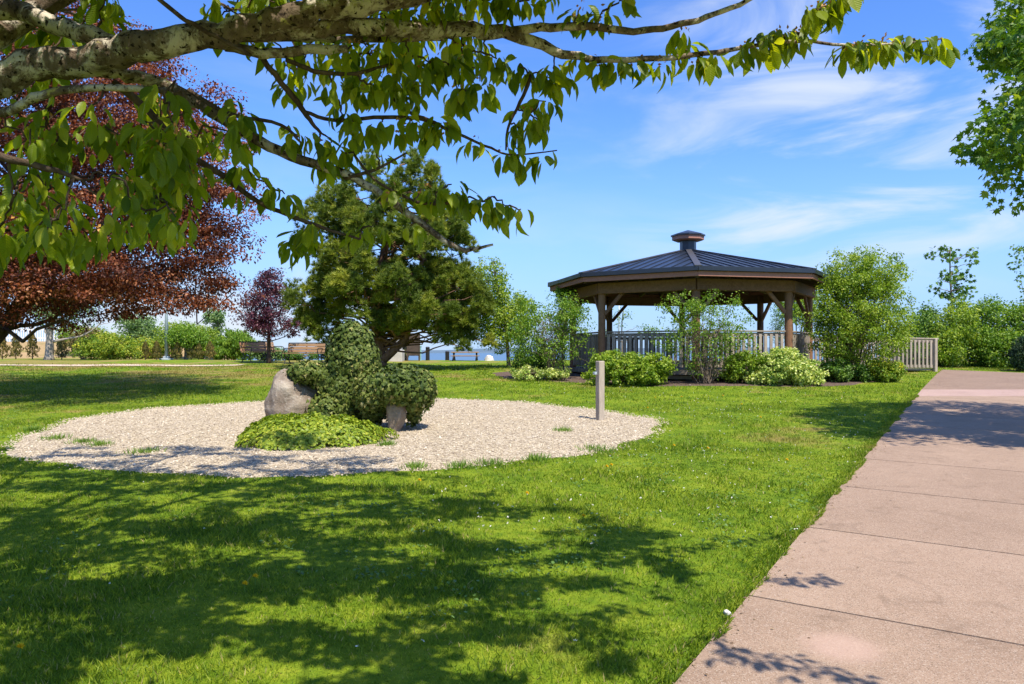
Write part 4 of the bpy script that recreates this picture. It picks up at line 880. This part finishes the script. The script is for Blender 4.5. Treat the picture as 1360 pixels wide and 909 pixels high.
# ------------------------------------------------------------------ benches, pole, monument and other far things
def bench(lab, px, Y, rz, wood, L=1.55, group='park benches on the crest'):
    b = G(px, Y); root = thing('park_bench', lab, 'bench', b, group, rz if rz else .0001); H = .43
    g = Geo()
    for y in (-.2, -.07, .06, .19): g.box((0, y, H), (L, .11, .035), bev=.006)
    g.build('seat', M[wood], root)
    g = Geo(); ct, st = math.cos(.2), math.sin(.2); R = np.array([[1, 0, 0], [0, ct, st], [0, -st, ct]])
    for z in (.09, .21, .33): g.box((0, .27+z*.2, H+z), (L, .03, .105), R=R, bev=.006)
    g.build('backrest', M[wood], root)
    g = Geo()
    for x in (-L/2+.03, 0, L/2-.03): g.beam((x, .27, H-.02), (x, .375, H+.42), .05, .03)
    g.beam((-L/2, .378, H+.41), (L/2, .378, H+.41), .04, .04); g.build('back_frame', M['iron'], root)
    for s_ in (-1, 1):
        x = s_*(L/2-.09); g = Geo(); g.tube(path_pts([(x, -.27, 0), (x, -.16, .2), (x, -.22, .41)], 8), .022, 6); g.tube(path_pts([(x, .36, 0), (x, .16, .2), (x, .26, .41)], 8), .022, 6); g.tube(path_pts([(x, -.16, .2), (x, 0, .28), (x, .16, .2)], 6), .016, 6); g.build('leg', M['iron'], root)
        g = Geo(); g.tube(path_pts([(x, -.24, .42), (x, -.27, .58), (x, -.1, .63), (x, .28, .62)], 10), .018, 6); g.build('armrest', M['iron'], root)
    return root
bench('wooden bench with black iron frame seen from behind, nearest the ivy stones', 403, 30.6, math.pi+.0-.12+math.pi, 'bench_wood')
bench('reddish wooden bench turned sideways under the plum tree', 343, 31.5, math.radians(58), 'bench_wood_red', 1.3)
bench('dark bench end half hidden behind the plum trunk', 362, 33.4, math.radians(70), 'bench_wood', 1.0)

b = G(221, 37.8); root = thing('lamp_pole', 'pale grey metal pole on a flanged base left of the round topped tree', 'pole', b)
g = Geo(); g.tube([b, b+[0, 0, 5.2]], [.085, .05], 12); g.build('shaft', M['galv'], root, smooth=True)
g = Geo(); g.box(b+[0, 0, .03], (.5, .5, .1), bev=.02); g.box(b+[0, 0, .12], (.26, .26, .12), bev=.02); g.build('base', M['galv'], root)
b = G(822, 48); root = thing('tall_pole', 'thin grey pole seen through the gazebo between railing and eave', 'pole', b)
g = Geo(); g.tube([b, b+[0, 0, 5.6]], [.07, .05], 10); g.build('shaft', M['galv'], root, smooth=True)
g = Geo(); g.box(b+[0, 0, .05], (.4, .4, .12), bev=.02); g.build('base', M['galv'], root)

mY2 = 33.6; b = G(520, mY2); root = thing('stone_monument', 'grey granite pillar on a pale concrete base behind the pine trunk', 'monument', b)
g = Geo(); c = W(526, 458, mY2); g.box((c[0], mY2, b[2]+.72), (.55, .4, 1.5), bev=.04); g.build('pillar', M['stone_grey'], root)
g = Geo(); c = W(518, 470, mY2); g.box((c[0], mY2+.05, b[2]+.22), (1.15, .9, .54), bev=.03); g.build('plinth', M['concrete'], root)
b = G(549, 33.9); root = thing('information_board', 'dark brown upright board right of the granite pillar', 'board', b)
g = Geo(); g.box(b+[0, 0, .72], (.46, .08, 1.0), bev=.01); g.build('panel', M['brown_panel'], root)
for s_ in (-1, 1): g = Geo(); g.box(b+[s_*.26, 0, .62], (.07, .1, 1.3), bev=.01); g.build('leg', M['brown_panel'], root)
b = G(558.5, 34.0); root = thing('teal_post', 'slim pale teal post beside the brown board', 'post', b); g = Geo(); g.tube([b-[0, 0, .05], b+[0, 0, .62]], .04, 8); g.build('shaft', M['teal'], root); g = Geo(); g.box(b+[0, 0, .63], (.1, .1, .05), bev=.01); g.build('cap', M['teal'], root)
for px, Y, h, lab in ((568, 34.2, .56, 'dark bollard right of the slim teal post'), (594, 34.0, .36, 'short dark bollard left of the picnic table')):
    b = G(px, Y); root = thing('bollard', lab, 'bollard', b, 'dark bollards along the shore path'); g = Geo(); g.tube([b-[0, 0, .05], b+[0, 0, h]], .09, 10); g.build('shaft', M['iron'], root); g = Geo(); g.tube([b+[0, 0, h], b+[0, 0, h+.05]], [.11, .06], 10); g.build('cap', M['iron'], root)
b = G(618, 33.8); root = thing('picnic_table', 'low wooden picnic table on the crest right of the pine', 'table', b)
g = Geo()
for y in (-.28, -.1, .1, .28): g.box(b+[0, y, .36], (1.2, .16, .04), bev=.006)
g.build('tabletop', M['bench_wood'], root)
for s_ in (-1, 1): g = Geo(); g.box(b+[0, s_*.6, .2], (1.2, .22, .04), bev=.006); g.build('seat', M['bench_wood'], root)
for s_ in (-1, 1): g = Geo(); g.beam(b+[s_*.5, -.6, 0], b+[s_*.5, .25, .35], .06, .06); g.beam(b+[s_*.5, .6, 0], b+[s_*.5, -.25, .35], .06, .06); g.build('leg', M['iron'], root)
b = G(650, 33.6); g = rock(b+[0, 0, .05], (.22, .2, .2), 15, .3, 20, 14); tag(g.build('boulder', M['quartz'], None, True, origin=b), 'small pinkish boulder on the crest right of the picnic table', 'boulder')

# white picket fence on the bank
fA, fB = np.array([-38.0, 50.5]), np.array([-27.3, 50.5]); b = np.array([fA[0], fA[1], gz(*fA)]); root = thing('picket_fence', 'white picket fence on top of the bank at far left', 'fence', b)
g = Geo(); n = 70
for i in range(n):
    p = fA+(fB-fA)*i/(n-1); g.box((p[0], p[1], gz(*p)+.5), (.07, .025, 1.0))
g.build('pickets', M['white'], root)
for z in (.25, .8): g = Geo(); g.beam((fA[0], fA[1]+.03, gz(*fA)+z), (fB[0], fB[1]+.03, gz(*fB)+z), .03, .08); g.build('rail', M['white'], root)

# ------------------------------------------------------------------ cherry tree in the foreground
def cherry():
    rng = RNG(200); base = np.array([-3.9, 2.7, gz(-3.9, 2.7)])
    root = thing('cherry_tree', 'cherry tree with lichen spotted limbs and drooping leaves over the foreground', 'tree', base)
    fork = W(-250, 200, 3.3)
    g = Geo(); g.tube(path_pts([base-[0, 0, .1], base+[.1, .05, .7], base+[.25, .2, 1.3], fork], 12), np.linspace(.25, .17, 12), 14, rng, .03); g.build('trunk', M['bark_cherry'], root, smooth=True)
    twigs = []                                    # every limb keeps its points so that leaf clusters can grow on it
    def limb_px(pts, n=26, seg=10, rough=.035, part='limb'):
        """pts: (px, py, depth, half thickness in px)"""
        C = np.array([W(p[0], p[1], p[2]) for p in pts]); R = np.array([p[3]*p[2]/F for p in pts]); P = path_pts(C, n)
        r = np.interp(np.linspace(0, len(pts)-1, n), np.arange(len(pts)), R)
        P[1:-1] += rng.normal(size=(n-2, 3))*r[1:-1, None]*.16
        g = Geo(); g.tube(P, r, seg, rng, rough); g.build(part, M['bark_cherry' if max(R) > .02 else 'bark_twig'], root, smooth=True); twigs.append(P); return P
    B = limb_px
    B([(-250, 200, 3.3, 36), (-100, 142, 3.25, 26), (0, 104, 3.2, 22), (100, 80, 3.2, 20), (200, 62, 3.2, 20), (300, 41, 3.2, 17), (400, 20, 3.25, 16.5), (500, 3, 3.3, 15), (620, -22, 3.4, 11), (800, -70, 3.5, 7), (950, -120, 3.6, 4)], 60, 14)
    B([(330, 42, 3.25, 12), (400, 40, 3.3, 11.5), (480, 36, 3.35, 12), (560, 40, 3.4, 11), (630, 40, 3.45, 10), (690, 48, 3.5, 8.5), (750, 72, 3.55, 6), (800, 80, 3.6, 4.5), (870, 78, 3.65, 3.8), (950, 70, 3.7, 3.2), (1050, 55, 3.8, 2.4), (1120, 60, 3.85, 2), (1200, 58, 3.9, 1.6), (1248, 52, 3.95, 1.2)], 60, 10)
    B([(670, 44, 3.5, 6), (760, 35, 3.45, 5.5), (850, 41, 3.4, 4.5), (920, 28, 3.35, 4), (985, 5, 3.3, 3.2), (1060, -40, 3.2, 2)], 30, 8)
    B([(90, 85, 3.25, 11), (160, 98, 3.35, 9), (215, 112, 3.4, 8), (270, 140, 3.45, 8), (330, 180, 3.5, 7.5), (400, 212, 3.5, 6.5), (470, 237, 3.55, 5.5), (540, 282, 3.55, 4.5), (608, 330, 3.55, 3.5), (655, 325, 3.55, 1.5)], 46, 10)
    B([(150, 110, 3.4, 6), (190, 140, 3.45, 5), (240, 195, 3.5, 4.5), (300, 237, 3.55, 4), (350, 272, 3.55, 3.2), (420, 300, 3.6, 2.6), (478, 318, 3.6, 1.5)], 26, 7)
    B([(-120, 150, 3.1, 8), (0, 150, 3.15, 7), (50, 128, 3.1, 6), (120, 118, 3.1, 5), (240, 120, 3.15, 4)], 20, 7)
    B([(-60, 200, 2.9, 6), (0, 208, 2.9, 5.5), (60, 222, 2.95, 4.5), (110, 240, 3.0, 2)], 14, 7)
    B([(-40, 20, 3.4, 14), (20, 12, 3.4, 13), (60, 28, 3.35, 12), (120, 48, 3.3, 12), (170, 62, 3.25, 10)], 20, 10)
    B([(170, 60, 3.3, 4), (240, 62, 3.35, 4), (350, 52, 3.4, 4), (480, 52, 3.45, 5), (590, 49, 3.45, 6)], 26, 7)
    B([(300, 62, 3.3, 7), (350, 70, 3.3, 7), (420, 67, 3.35, 6.5), (462, 65, 3.35, 5)], 14, 8)
    B([(200, -10, 2.9, 3), (240, 22, 2.9, 3), (280, 45, 2.95, 3), (330, 72, 3.0, 2.4)], 16, 6)
    B([(338, 66, 3.33, 4), (372, 108, 3.4, 4), (398, 140, 3.45, 4), (412, 160, 3.45, 3), (426, 177, 3.5, 2)], 16, 7)
    B([(402, 148, 3.45, 2.5), (445, 160, 3.5, 2.5), (500, 156, 3.5, 2.6), (560, 158, 3.5, 2.6), (600, 175, 3.55, 2.2), (650, 196, 3.6, 1.6), (680, 206, 3.6, 1.3), (740, 200, 3.6, .8)], 30, 6)
    B([(520, 130, 3.45, 2), (545, 150, 3.5, 2.4), (570, 160, 3.5, 2.2)], 8, 6)
    B([(705, 100, 3.5, 3), (694, 130, 3.5, 2.4), (675, 168, 3.52, 1.8), (672, 200, 3.55, 1.2)], 14, 6)
    B([(455, 238, 3.55, 3), (500, 225, 3.5, 2), (540, 203, 3.5, 1.2)], 10, 6)
    B([(470, 205, 3.5, 1.6), (500, 240, 3.5, 1.8), (560, 270, 3.5, 2.2), (620, 266, 3.5, 2)], 14, 6)
    B([(250, 120, 3.4, 3), (300, 150, 3.35, 3), (370, 165, 3.35, 2.2), (400, 190, 3.4, 1.4)], 14, 6)
    B([(380, 80, 3.35, 3), (420, 95, 3.35, 3), (470, 98, 3.4, 2.6), (520, 85, 3.4, 2)], 14, 6)
    # limbs above and beside the frame that carry the rest of the canopy
    up0 = np.array([-3.0, 2.9, 2.75])
    ends = [(-5.6, 6.2, 4.4), (-4.4, 7.4, 4.9), (-2.6, 7.4, 5.2), (-.8, 6.3, 4.9), (.7, 5.0, 4.3), (1.0, 3.2, 3.9), (-.4, 2.2, 3.7), (-2.2, 1.2, 3.8), (-4.6, 1.4, 3.8), (-6.2, 3.0, 3.9), (-6.6, 5.0, 4.0), (-2.2, 5.2, 5.0), (-3.8, 4.4, 4.9), (-.6, 4.4, 4.3), (-5.0, 3.6, 4.3), (-7.0, 6.6, 4.2)]
    up_pts = []
    for e in ends:
        e = np.array(e); m = (up0+e)/2+np.array([0, 0, .45]); P = path_pts([fork if rng.random() < .4 else up0, m, e], 14)
        g = Geo(); g.tube(P, np.linspace(.065, .012, 14), 8, rng, .04); g.build('limb', M['bark_cherry'], root, smooth=True); up_pts.append(P)
        for _ in range(5):
            k = rng.integers(5, 14); q = P[k]+np.append(rng.normal(0, .6, 2), rng.normal(0.05, .25)); g2 = Geo(); limb(g2, rng, P[k], q, .014, .004, 5); up_pts.append(np.linspace(P[k], q, 6)[2:])
            g2.build('twig', M['bark_twig'], root, smooth=True)
    # leaf clusters
    cl = []                                       # (point, spread, number of leaves, leaf length)
    px_clusters = [(1240, 50, 3.95, 10), (1215, 52, 3.92, 10), (1175, 56, 3.88, 12), (1140, 58, 3.86, 12), (1120, 62, 3.84, 7), (1100, 2, 3.6, 12), (1118, -8, 3.6, 9), (1085, 14, 3.6, 8), (1065, 45, 3.8, 10), (1035, 42, 3.8, 12), (1010, 48, 3.78, 12), (988, 60, 3.75, 7),
        (946, 74, 3.7, 12), (925, 76, 3.7, 11), (905, 62, 3.7, 10), (880, 80, 3.66, 9), (845, 80, 3.64, 9), (818, 84, 3.62, 10), (795, 84, 3.6, 11), (772, 78, 3.58, 9), (905, 40, 3.4, 5), (770, 12, 3.45, 10), (800, 15, 3.45, 9), (830, 2, 3.45, 8), (735, 90, 3.55, 12), (715, 95, 3.52, 12), (690, 85, 3.5, 12), (745, 105, 3.55, 10), (725, 135, 3.52, 12), (700, 150, 3.52, 12), (690, 170, 3.52, 8), (715, 160, 3.52, 7),
        (672, 202, 3.58, 12), (690, 206, 3.58, 10), (726, 203, 3.6, 7), (632, 190, 3.58, 6), (595, 168, 3.55, 12), (580, 160, 3.52, 12), (560, 165, 3.5, 8), (545, 160, 3.5, 8), (525, 165, 3.5, 7), (505, 165, 3.5, 7), (485, 165, 3.5, 8), (470, 152, 3.5, 6), (452, 148, 3.48, 8), (450, 132, 3.48, 5),
        (640, 118, 3.46, 9), (622, 120, 3.46, 12), (608, 122, 3.46, 8), (560, 95, 3.45, 12), (575, 80, 3.45, 12), (595, 85, 3.45, 12), (545, 75, 3.45, 11), (520, 95, 3.42, 12), (500, 115, 3.42, 12), (480, 108, 3.42, 12), (535, 120, 3.45, 12), (555, 120, 3.45, 8), (510, 60, 3.4, 12), (620, 70, 3.46, 9), (645, 72, 3.46, 8), (660, 78, 3.48, 8), (460, 90, 3.42, 9), (440, 110, 3.4, 7), (470, 60, 3.4, 9),
        (690, 2, 3.4, 11), (675, -5, 3.4, 12), (600, -2, 3.4, 10), (570, 8, 3.4, 11), (540, 14, 3.4, 10), (720, -8, 3.4, 9), (640, 0, 3.4, 8), (510, 20, 3.4, 8),
        (640, 268, 3.52, 13), (655, 262, 3.52, 9), (622, 262, 3.52, 10), (692, 278, 3.55, 5), (672, 274, 3.55, 9), (600, 245, 3.5, 10), (580, 255, 3.5, 9), (560, 250, 3.5, 8), (525, 255, 3.5, 6), (470, 185, 3.5, 8), (440, 190, 3.5, 9), (420, 185, 3.48, 9), (395, 180, 3.45, 8), (380, 172, 3.45, 6), (455, 205, 3.5, 7), (430, 210, 3.5, 5), (500, 205, 3.5, 5),
        (378, 258, 3.56, 10), (360, 252, 3.55, 8), (402, 310, 3.58, 12), (392, 322, 3.58, 9), (412, 300, 3.58, 8), (480, 305, 3.6, 8), (495, 300, 3.6, 7), (545, 300, 3.58, 5)]
    for px, py, Y, n in px_clusters: 
        cl.append((W(px, py, Y), .032, int(n*1.2), .098))
        if px > 980: cl.append((W(px+rng.uniform(-16, 16), py+rng.uniform(-4, 8), Y+rng.uniform(-.12, .12)), .035, n, .108))
    # thick hanging mass on the left
    for _ in range(250):
        px = rng.uniform(-60, 330); py = rng.uniform(95, 330)
        lim = np.interp(px, [-60, 120, 200, 260, 330], [325, 325, 312, 300, 245]); lo = np.interp(px, [-60, 100, 200, 330], [150, 125, 115, 130])
        if not (lo < py < lim) or vnoise(np.array([[px/55, py/55, 1.7]]))[0] < .46: continue
        cl.append((W(px, py, rng.uniform(2.9, 4.0)), .045, 9, .102))
    # leaves behind the main limbs along the top edge
    for _ in range(150):
        px = rng.uniform(0, 640); py = rng.uniform(-50, 110)
        if vnoise(np.array([[px/60+9, py/60, 4.1]]))[0] < .46: continue
        cl.append((W(px, py, rng.uniform(3.5, 4.6)), .05, 9, .11))
    # canopy outside the frame, along the upper limbs
    def in_view(p): u = p[0]/p[1]; v = (p[2]-EYE)/p[1]; return abs(u) < .70 and v < .50 if p[1] > .3 else False
    for P in up_pts:
        for p in P[2:]:
            for _ in range(2):
                q = p+rng.normal(0, .22, 3)*[1, 1, .6]
                if not in_view(q) and not in_view(q-[0, 0, .2]): cl.append((q, .06, 9, .12))
    cot = math.cos(SUN_EL)/math.sin(SUN_EL); sh = np.array([math.sin(SUN_AZ), math.cos(SUN_AZ)])*cot
    for _ in range(9000):  # unseen leaf clusters, placed towards the sun so their shade dapples the lawn
        y = rng.uniform(2.2, 9.8); px = rng.uniform(-250, 960); x = (px-CX)/F*y
        pyv = 428+1632/y; lim = np.interp(pyv, [590, 610, 640, 700, 760, 840, 900, 1000], [420, 520, 640, 900, 930, 890, 850, 700])
        if px > lim-60*rng.random(): continue
        if .42*vnoise(np.array([[x*1.4+3, y*2.8, 2.3]]))[0]+.58*vnoise(np.array([[x*3.6+3, y*7.5, 5.3]]))[0] < np.interp(pyv, [590, 700, 800, 900], [.475, .475, .475, .465])+max(0, (px-430)/500)*.09: continue
        z = max(3.0, (1.75+.47*y)/1.25)+rng.random()*.7; p = np.array([x+sh[0]*z, y+sh[1]*z, gz(x, y)+z])
        if not in_view(p) and not in_view(p-[0, 0, .2]): cl.append((p, .045, 11, .11))
    for (xa, ya, xb, yb, m) in ((1015, 773, 1095, 775, 7), (940, 862, 1120, 905, 13), (955, 712, 1040, 714, 6), (600, 650, 612, 690, 4), (760, 835, 830, 850, 5)):
        for t in np.linspace(0, 1, m):                # outer sprays added so that their shade falls on the walk and the lawn
            px, pyv = xa+(xb-xa)*t, ya+(yb-ya)*t+rng.normal(0, 2); y = 1632/(pyv-428); x = (px-CX)/F*y; z = max(3.0, (1.75+.47*y)/1.25)
            p = np.array([x+sh[0]*z, y+sh[1]*z, gz(x, y)+z]); cl.append((p+rng.normal(0, .03, 3), .04, 9, .11))
    gl = Geo(); gt = gl; gb_ = Geo(); allp = np.concatenate(twigs+[p[3:] for p in up_pts])
    pts = allp; D0 = np.array([np.min(np.linalg.norm(allp-c[0], axis=1)) for c in cl])
    for q in np.argsort(D0):                      # twigs run from the limbs out to the clusters, cluster after cluster
        c, sp, n, ln = cl[q]; k = np.argmin(np.linalg.norm(pts-c, axis=1)); dist = np.linalg.norm(pts[k]-c)
        if .03 < dist < (.6 if not in_view(c) else .9): gl.mi = 1; limb(gl, rng, pts[k], c, .0055, .003, 5, .1, 6, .06); gl.mi = 0
        pts = np.vstack([pts, c[None]])
        o = rsphere(rng, n); P = c+o*sp; h = o.copy(); h[:, 2] = 0; d = unit(h*rng.uniform(.2, .95, n)[:, None]+np.array([0, 0, -1])*rng.uniform(.35, 1.2, n)[:, None]+rng.normal(0, .2, (n, 3)))
        nr = unit(h+np.array([0, 0, .5])+rng.normal(0, .3, (n, 3)))
        sz = ln*rng.uniform(.6, 1.22, n); tn = np.clip(rng.normal(.48, .08)+rng.normal(0, .2, n), 0, 1); vi = rng.integers(0, 4, n)
        for v in range(4): kk = vi == v; gl.inst(CHERRY_VAR[v], (P+d*.02)[kk], d[kk], nr[kk], sz[kk], tn[kk])
        if rng.random() < .45:
            m = 7; gb_.inst(LEAF, c+rsphere(rng, m)*.03, rsphere(rng, m), rsphere(rng, m), .022, rng.random(m))
    gl.build('crown', [M['cherry_leaf'], M['bark_twig']], root, smooth=True); gb_.build('spent_blossom', M['blossom'], root)
cherry()

# ------------------------------------------------------------------ small things in the grass
def dandelion():
    root = thing('dandelion', 'yellow dandelion flower open in the short grass', 'flower', (0, 0, 0), 'yellow dandelions in the lawn'); g = Geo(); g.tube([(0, 0, -.01), (0, 0, .05)], .003, 5); g.build('stem', M['weed'], root)
    rng = RNG(9); n = 60; th = rng.uniform(0, 6.28, n); el = rng.uniform(.1, 1.4, n); d = np.stack([np.cos(th)*np.cos(el), np.sin(th)*np.cos(el), np.sin(el)], 1)
    g = Geo(); g.inst(BLADE, np.tile([0, 0, .05], (n, 1)), d, rsphere(rng, n), .022, .5, wscale=.28); g.build('flower_head', M['yellow'], root); return root
dp = dandelion(); first = True
for px, py in ((325, 789), (339, 779), (775, 692), (806, 626), (27, 874), (557, 643), (1045, 616), (895, 597), (812, 624), (940, 600), (700, 660), (640, 528), (860, 545), (905, 530), (960, 528), (985, 540), (1010, 560), (870, 532)):
    Y = 1632/(py-428); o = dp if first else copy_tree(dp); first = False; b = G(px, Y); o.location = b
rng = RNG(14); g = Geo(); pts = []
for (x0, x1, yy0, yy1, n) in ((560, 1060, 600, 720, 110), (620, 1150, 512, 560, 220), (30, 900, 640, 900, 10), (830, 1150, 560, 620, 80)):
    px = rng.uniform(x0, x1, n); py = rng.uniform(yy0, yy1, n); Y = 1632/(py-428); x = (px-CX)/F*Y; k = ~in_gravel(x, Y) & ~in_path(x, Y) & ~in_mulch(x, Y); pts.append(np.stack([x[k], Y[k]], 1))
pts = np.concatenate(pts); n = len(pts); P = np.column_stack([pts, zg(pts[:, 0], pts[:, 1])+.045])
for _ in range(5): g.inst(LEAF, P, unit(rsphere(rng, n)+[0, 0, .6]), rsphere(rng, n), rng.uniform(.007, .016, n), .5)
tag(g.build('clover_flowers', M['white_petal']), 'tiny white clover and daisy heads scattered through the grass', 'flowers', kind='stuff')
wl = [(42, 572, .14, 'yellowish weed tuft at the far left tip of the gravel'), (76, 583, .16, 'green weed tuft second from the left tip of the gravel'), (111, 588, .15, 'green weed tuft on the left gravel edge, third from the tip'), (132, 592, .14, 'green weed tuft on the left gravel edge, fourth from the tip'), (190, 603, .2, 'tall weed tuft on the gravel edge below the left half'), (553, 622, .14, 'weed tuft at the near gravel edge right of the leafy mound'), (612, 621, .16, 'weed tuft at the middle of the near gravel edge'), (650, 617, .16, 'weed tuft on the near gravel edge toward the post'), (712, 612, .14, 'weed tuft on the near gravel edge below the post'), (748, 575, .12, 'small grass tuft inside the gravel left of the post'), (790, 600, .2, 'spreading grass tuft where the gravel edge turns up below the post'), (514, 592, .1, 'tiny weed beside the leafy mound on the gravel')]
for k, (px, py, r, lab) in enumerate(wl):
    rng = RNG(300+k); Y = 1632/(py-428); b = G(px, Y); root = thing('weed_tuft', lab, 'weed', b, 'weed tufts on the gravel'); n = 170; q = rng.normal(0, r*.5, (n, 2)); P = np.column_stack([b[:2]+q, zg(b[0]+q[:, 0], b[1]+q[:, 1])+.005])
    d = unit(np.column_stack([q/r*.5, np.ones(n)])+rng.normal(0, .3, (n, 3))); ln = rng.uniform(.04, .10, n); g = Geo(); g.inst(BLADE, P, d, rsphere(rng, n), ln, rng.random(n), wscale=.009/ln); g.build('leaves', M['weed'], root)
g = Geo(); rng = RNG(16); m = 900; y = rng.uniform(3, 16, m); x = rng.uniform(-.72, .5, m)*y; k = ~in_gravel(x, y) & ~in_path(x, y, -.05) & (vnoise(np.stack([x*.9, y*.9, x*0+8], 1)) > .5); x, y = x[k], y[k]
rep = 12; n = len(x)*rep; X_ = np.repeat(x, rep)+rng.normal(0, .05, n); Y_ = np.repeat(y, rep)+rng.normal(0, .05, n); P = np.column_stack([X_, Y_, zg(X_, Y_)+rng.uniform(.01, .04, n)]); nr = unit(rsphere(rng, n)*.6+[0, 0, 1]); g.inst(ROUND, P, unit(np.cross(nr, rsphere(rng, n))), nr, rng.uniform(.012, .03, n), rng.random(n))
tag(g.build('clover_leaves', M['clover']), 'small round clover leaves mixed into the grass', 'clover', kind='stuff')
g = Geo(); rng = RNG(15); n = 420; t = rng.uniform(-3, 15, n); off = np.where(rng.random(n) < .85, np.abs(rng.normal(0, .07, n)), rng.uniform(0, 2.6, n)); q = P0+PD*t[:, None]+PN*off[:, None]
g.inst(LEAF, np.column_stack([q, zg(q[:, 0], q[:, 1])+.024]), rsphere(rng, n)*[1, 1, .1], np.array([0, 0, 1])+rsphere(rng, n)*.4, rng.uniform(.012, .03, n), rng.random(n)); tag(g.build('dry_litter', M['litter']), 'dry tan leaf bits lying along the grass edge of the walk', 'litter', kind='stuff')
Y = 1632/(818-428); b = G(966, Y); g = rock(b+[0, 0, .015], (.024, .02, .02), 30, .3, 14, 10); tag(g.build('pebble', M['quartz'], None, True, origin=b), 'white stone lying at the grass edge of the walk', 'stone')
for o in bpy.data.objects:
    if '_abs' in o: del o['_abs']
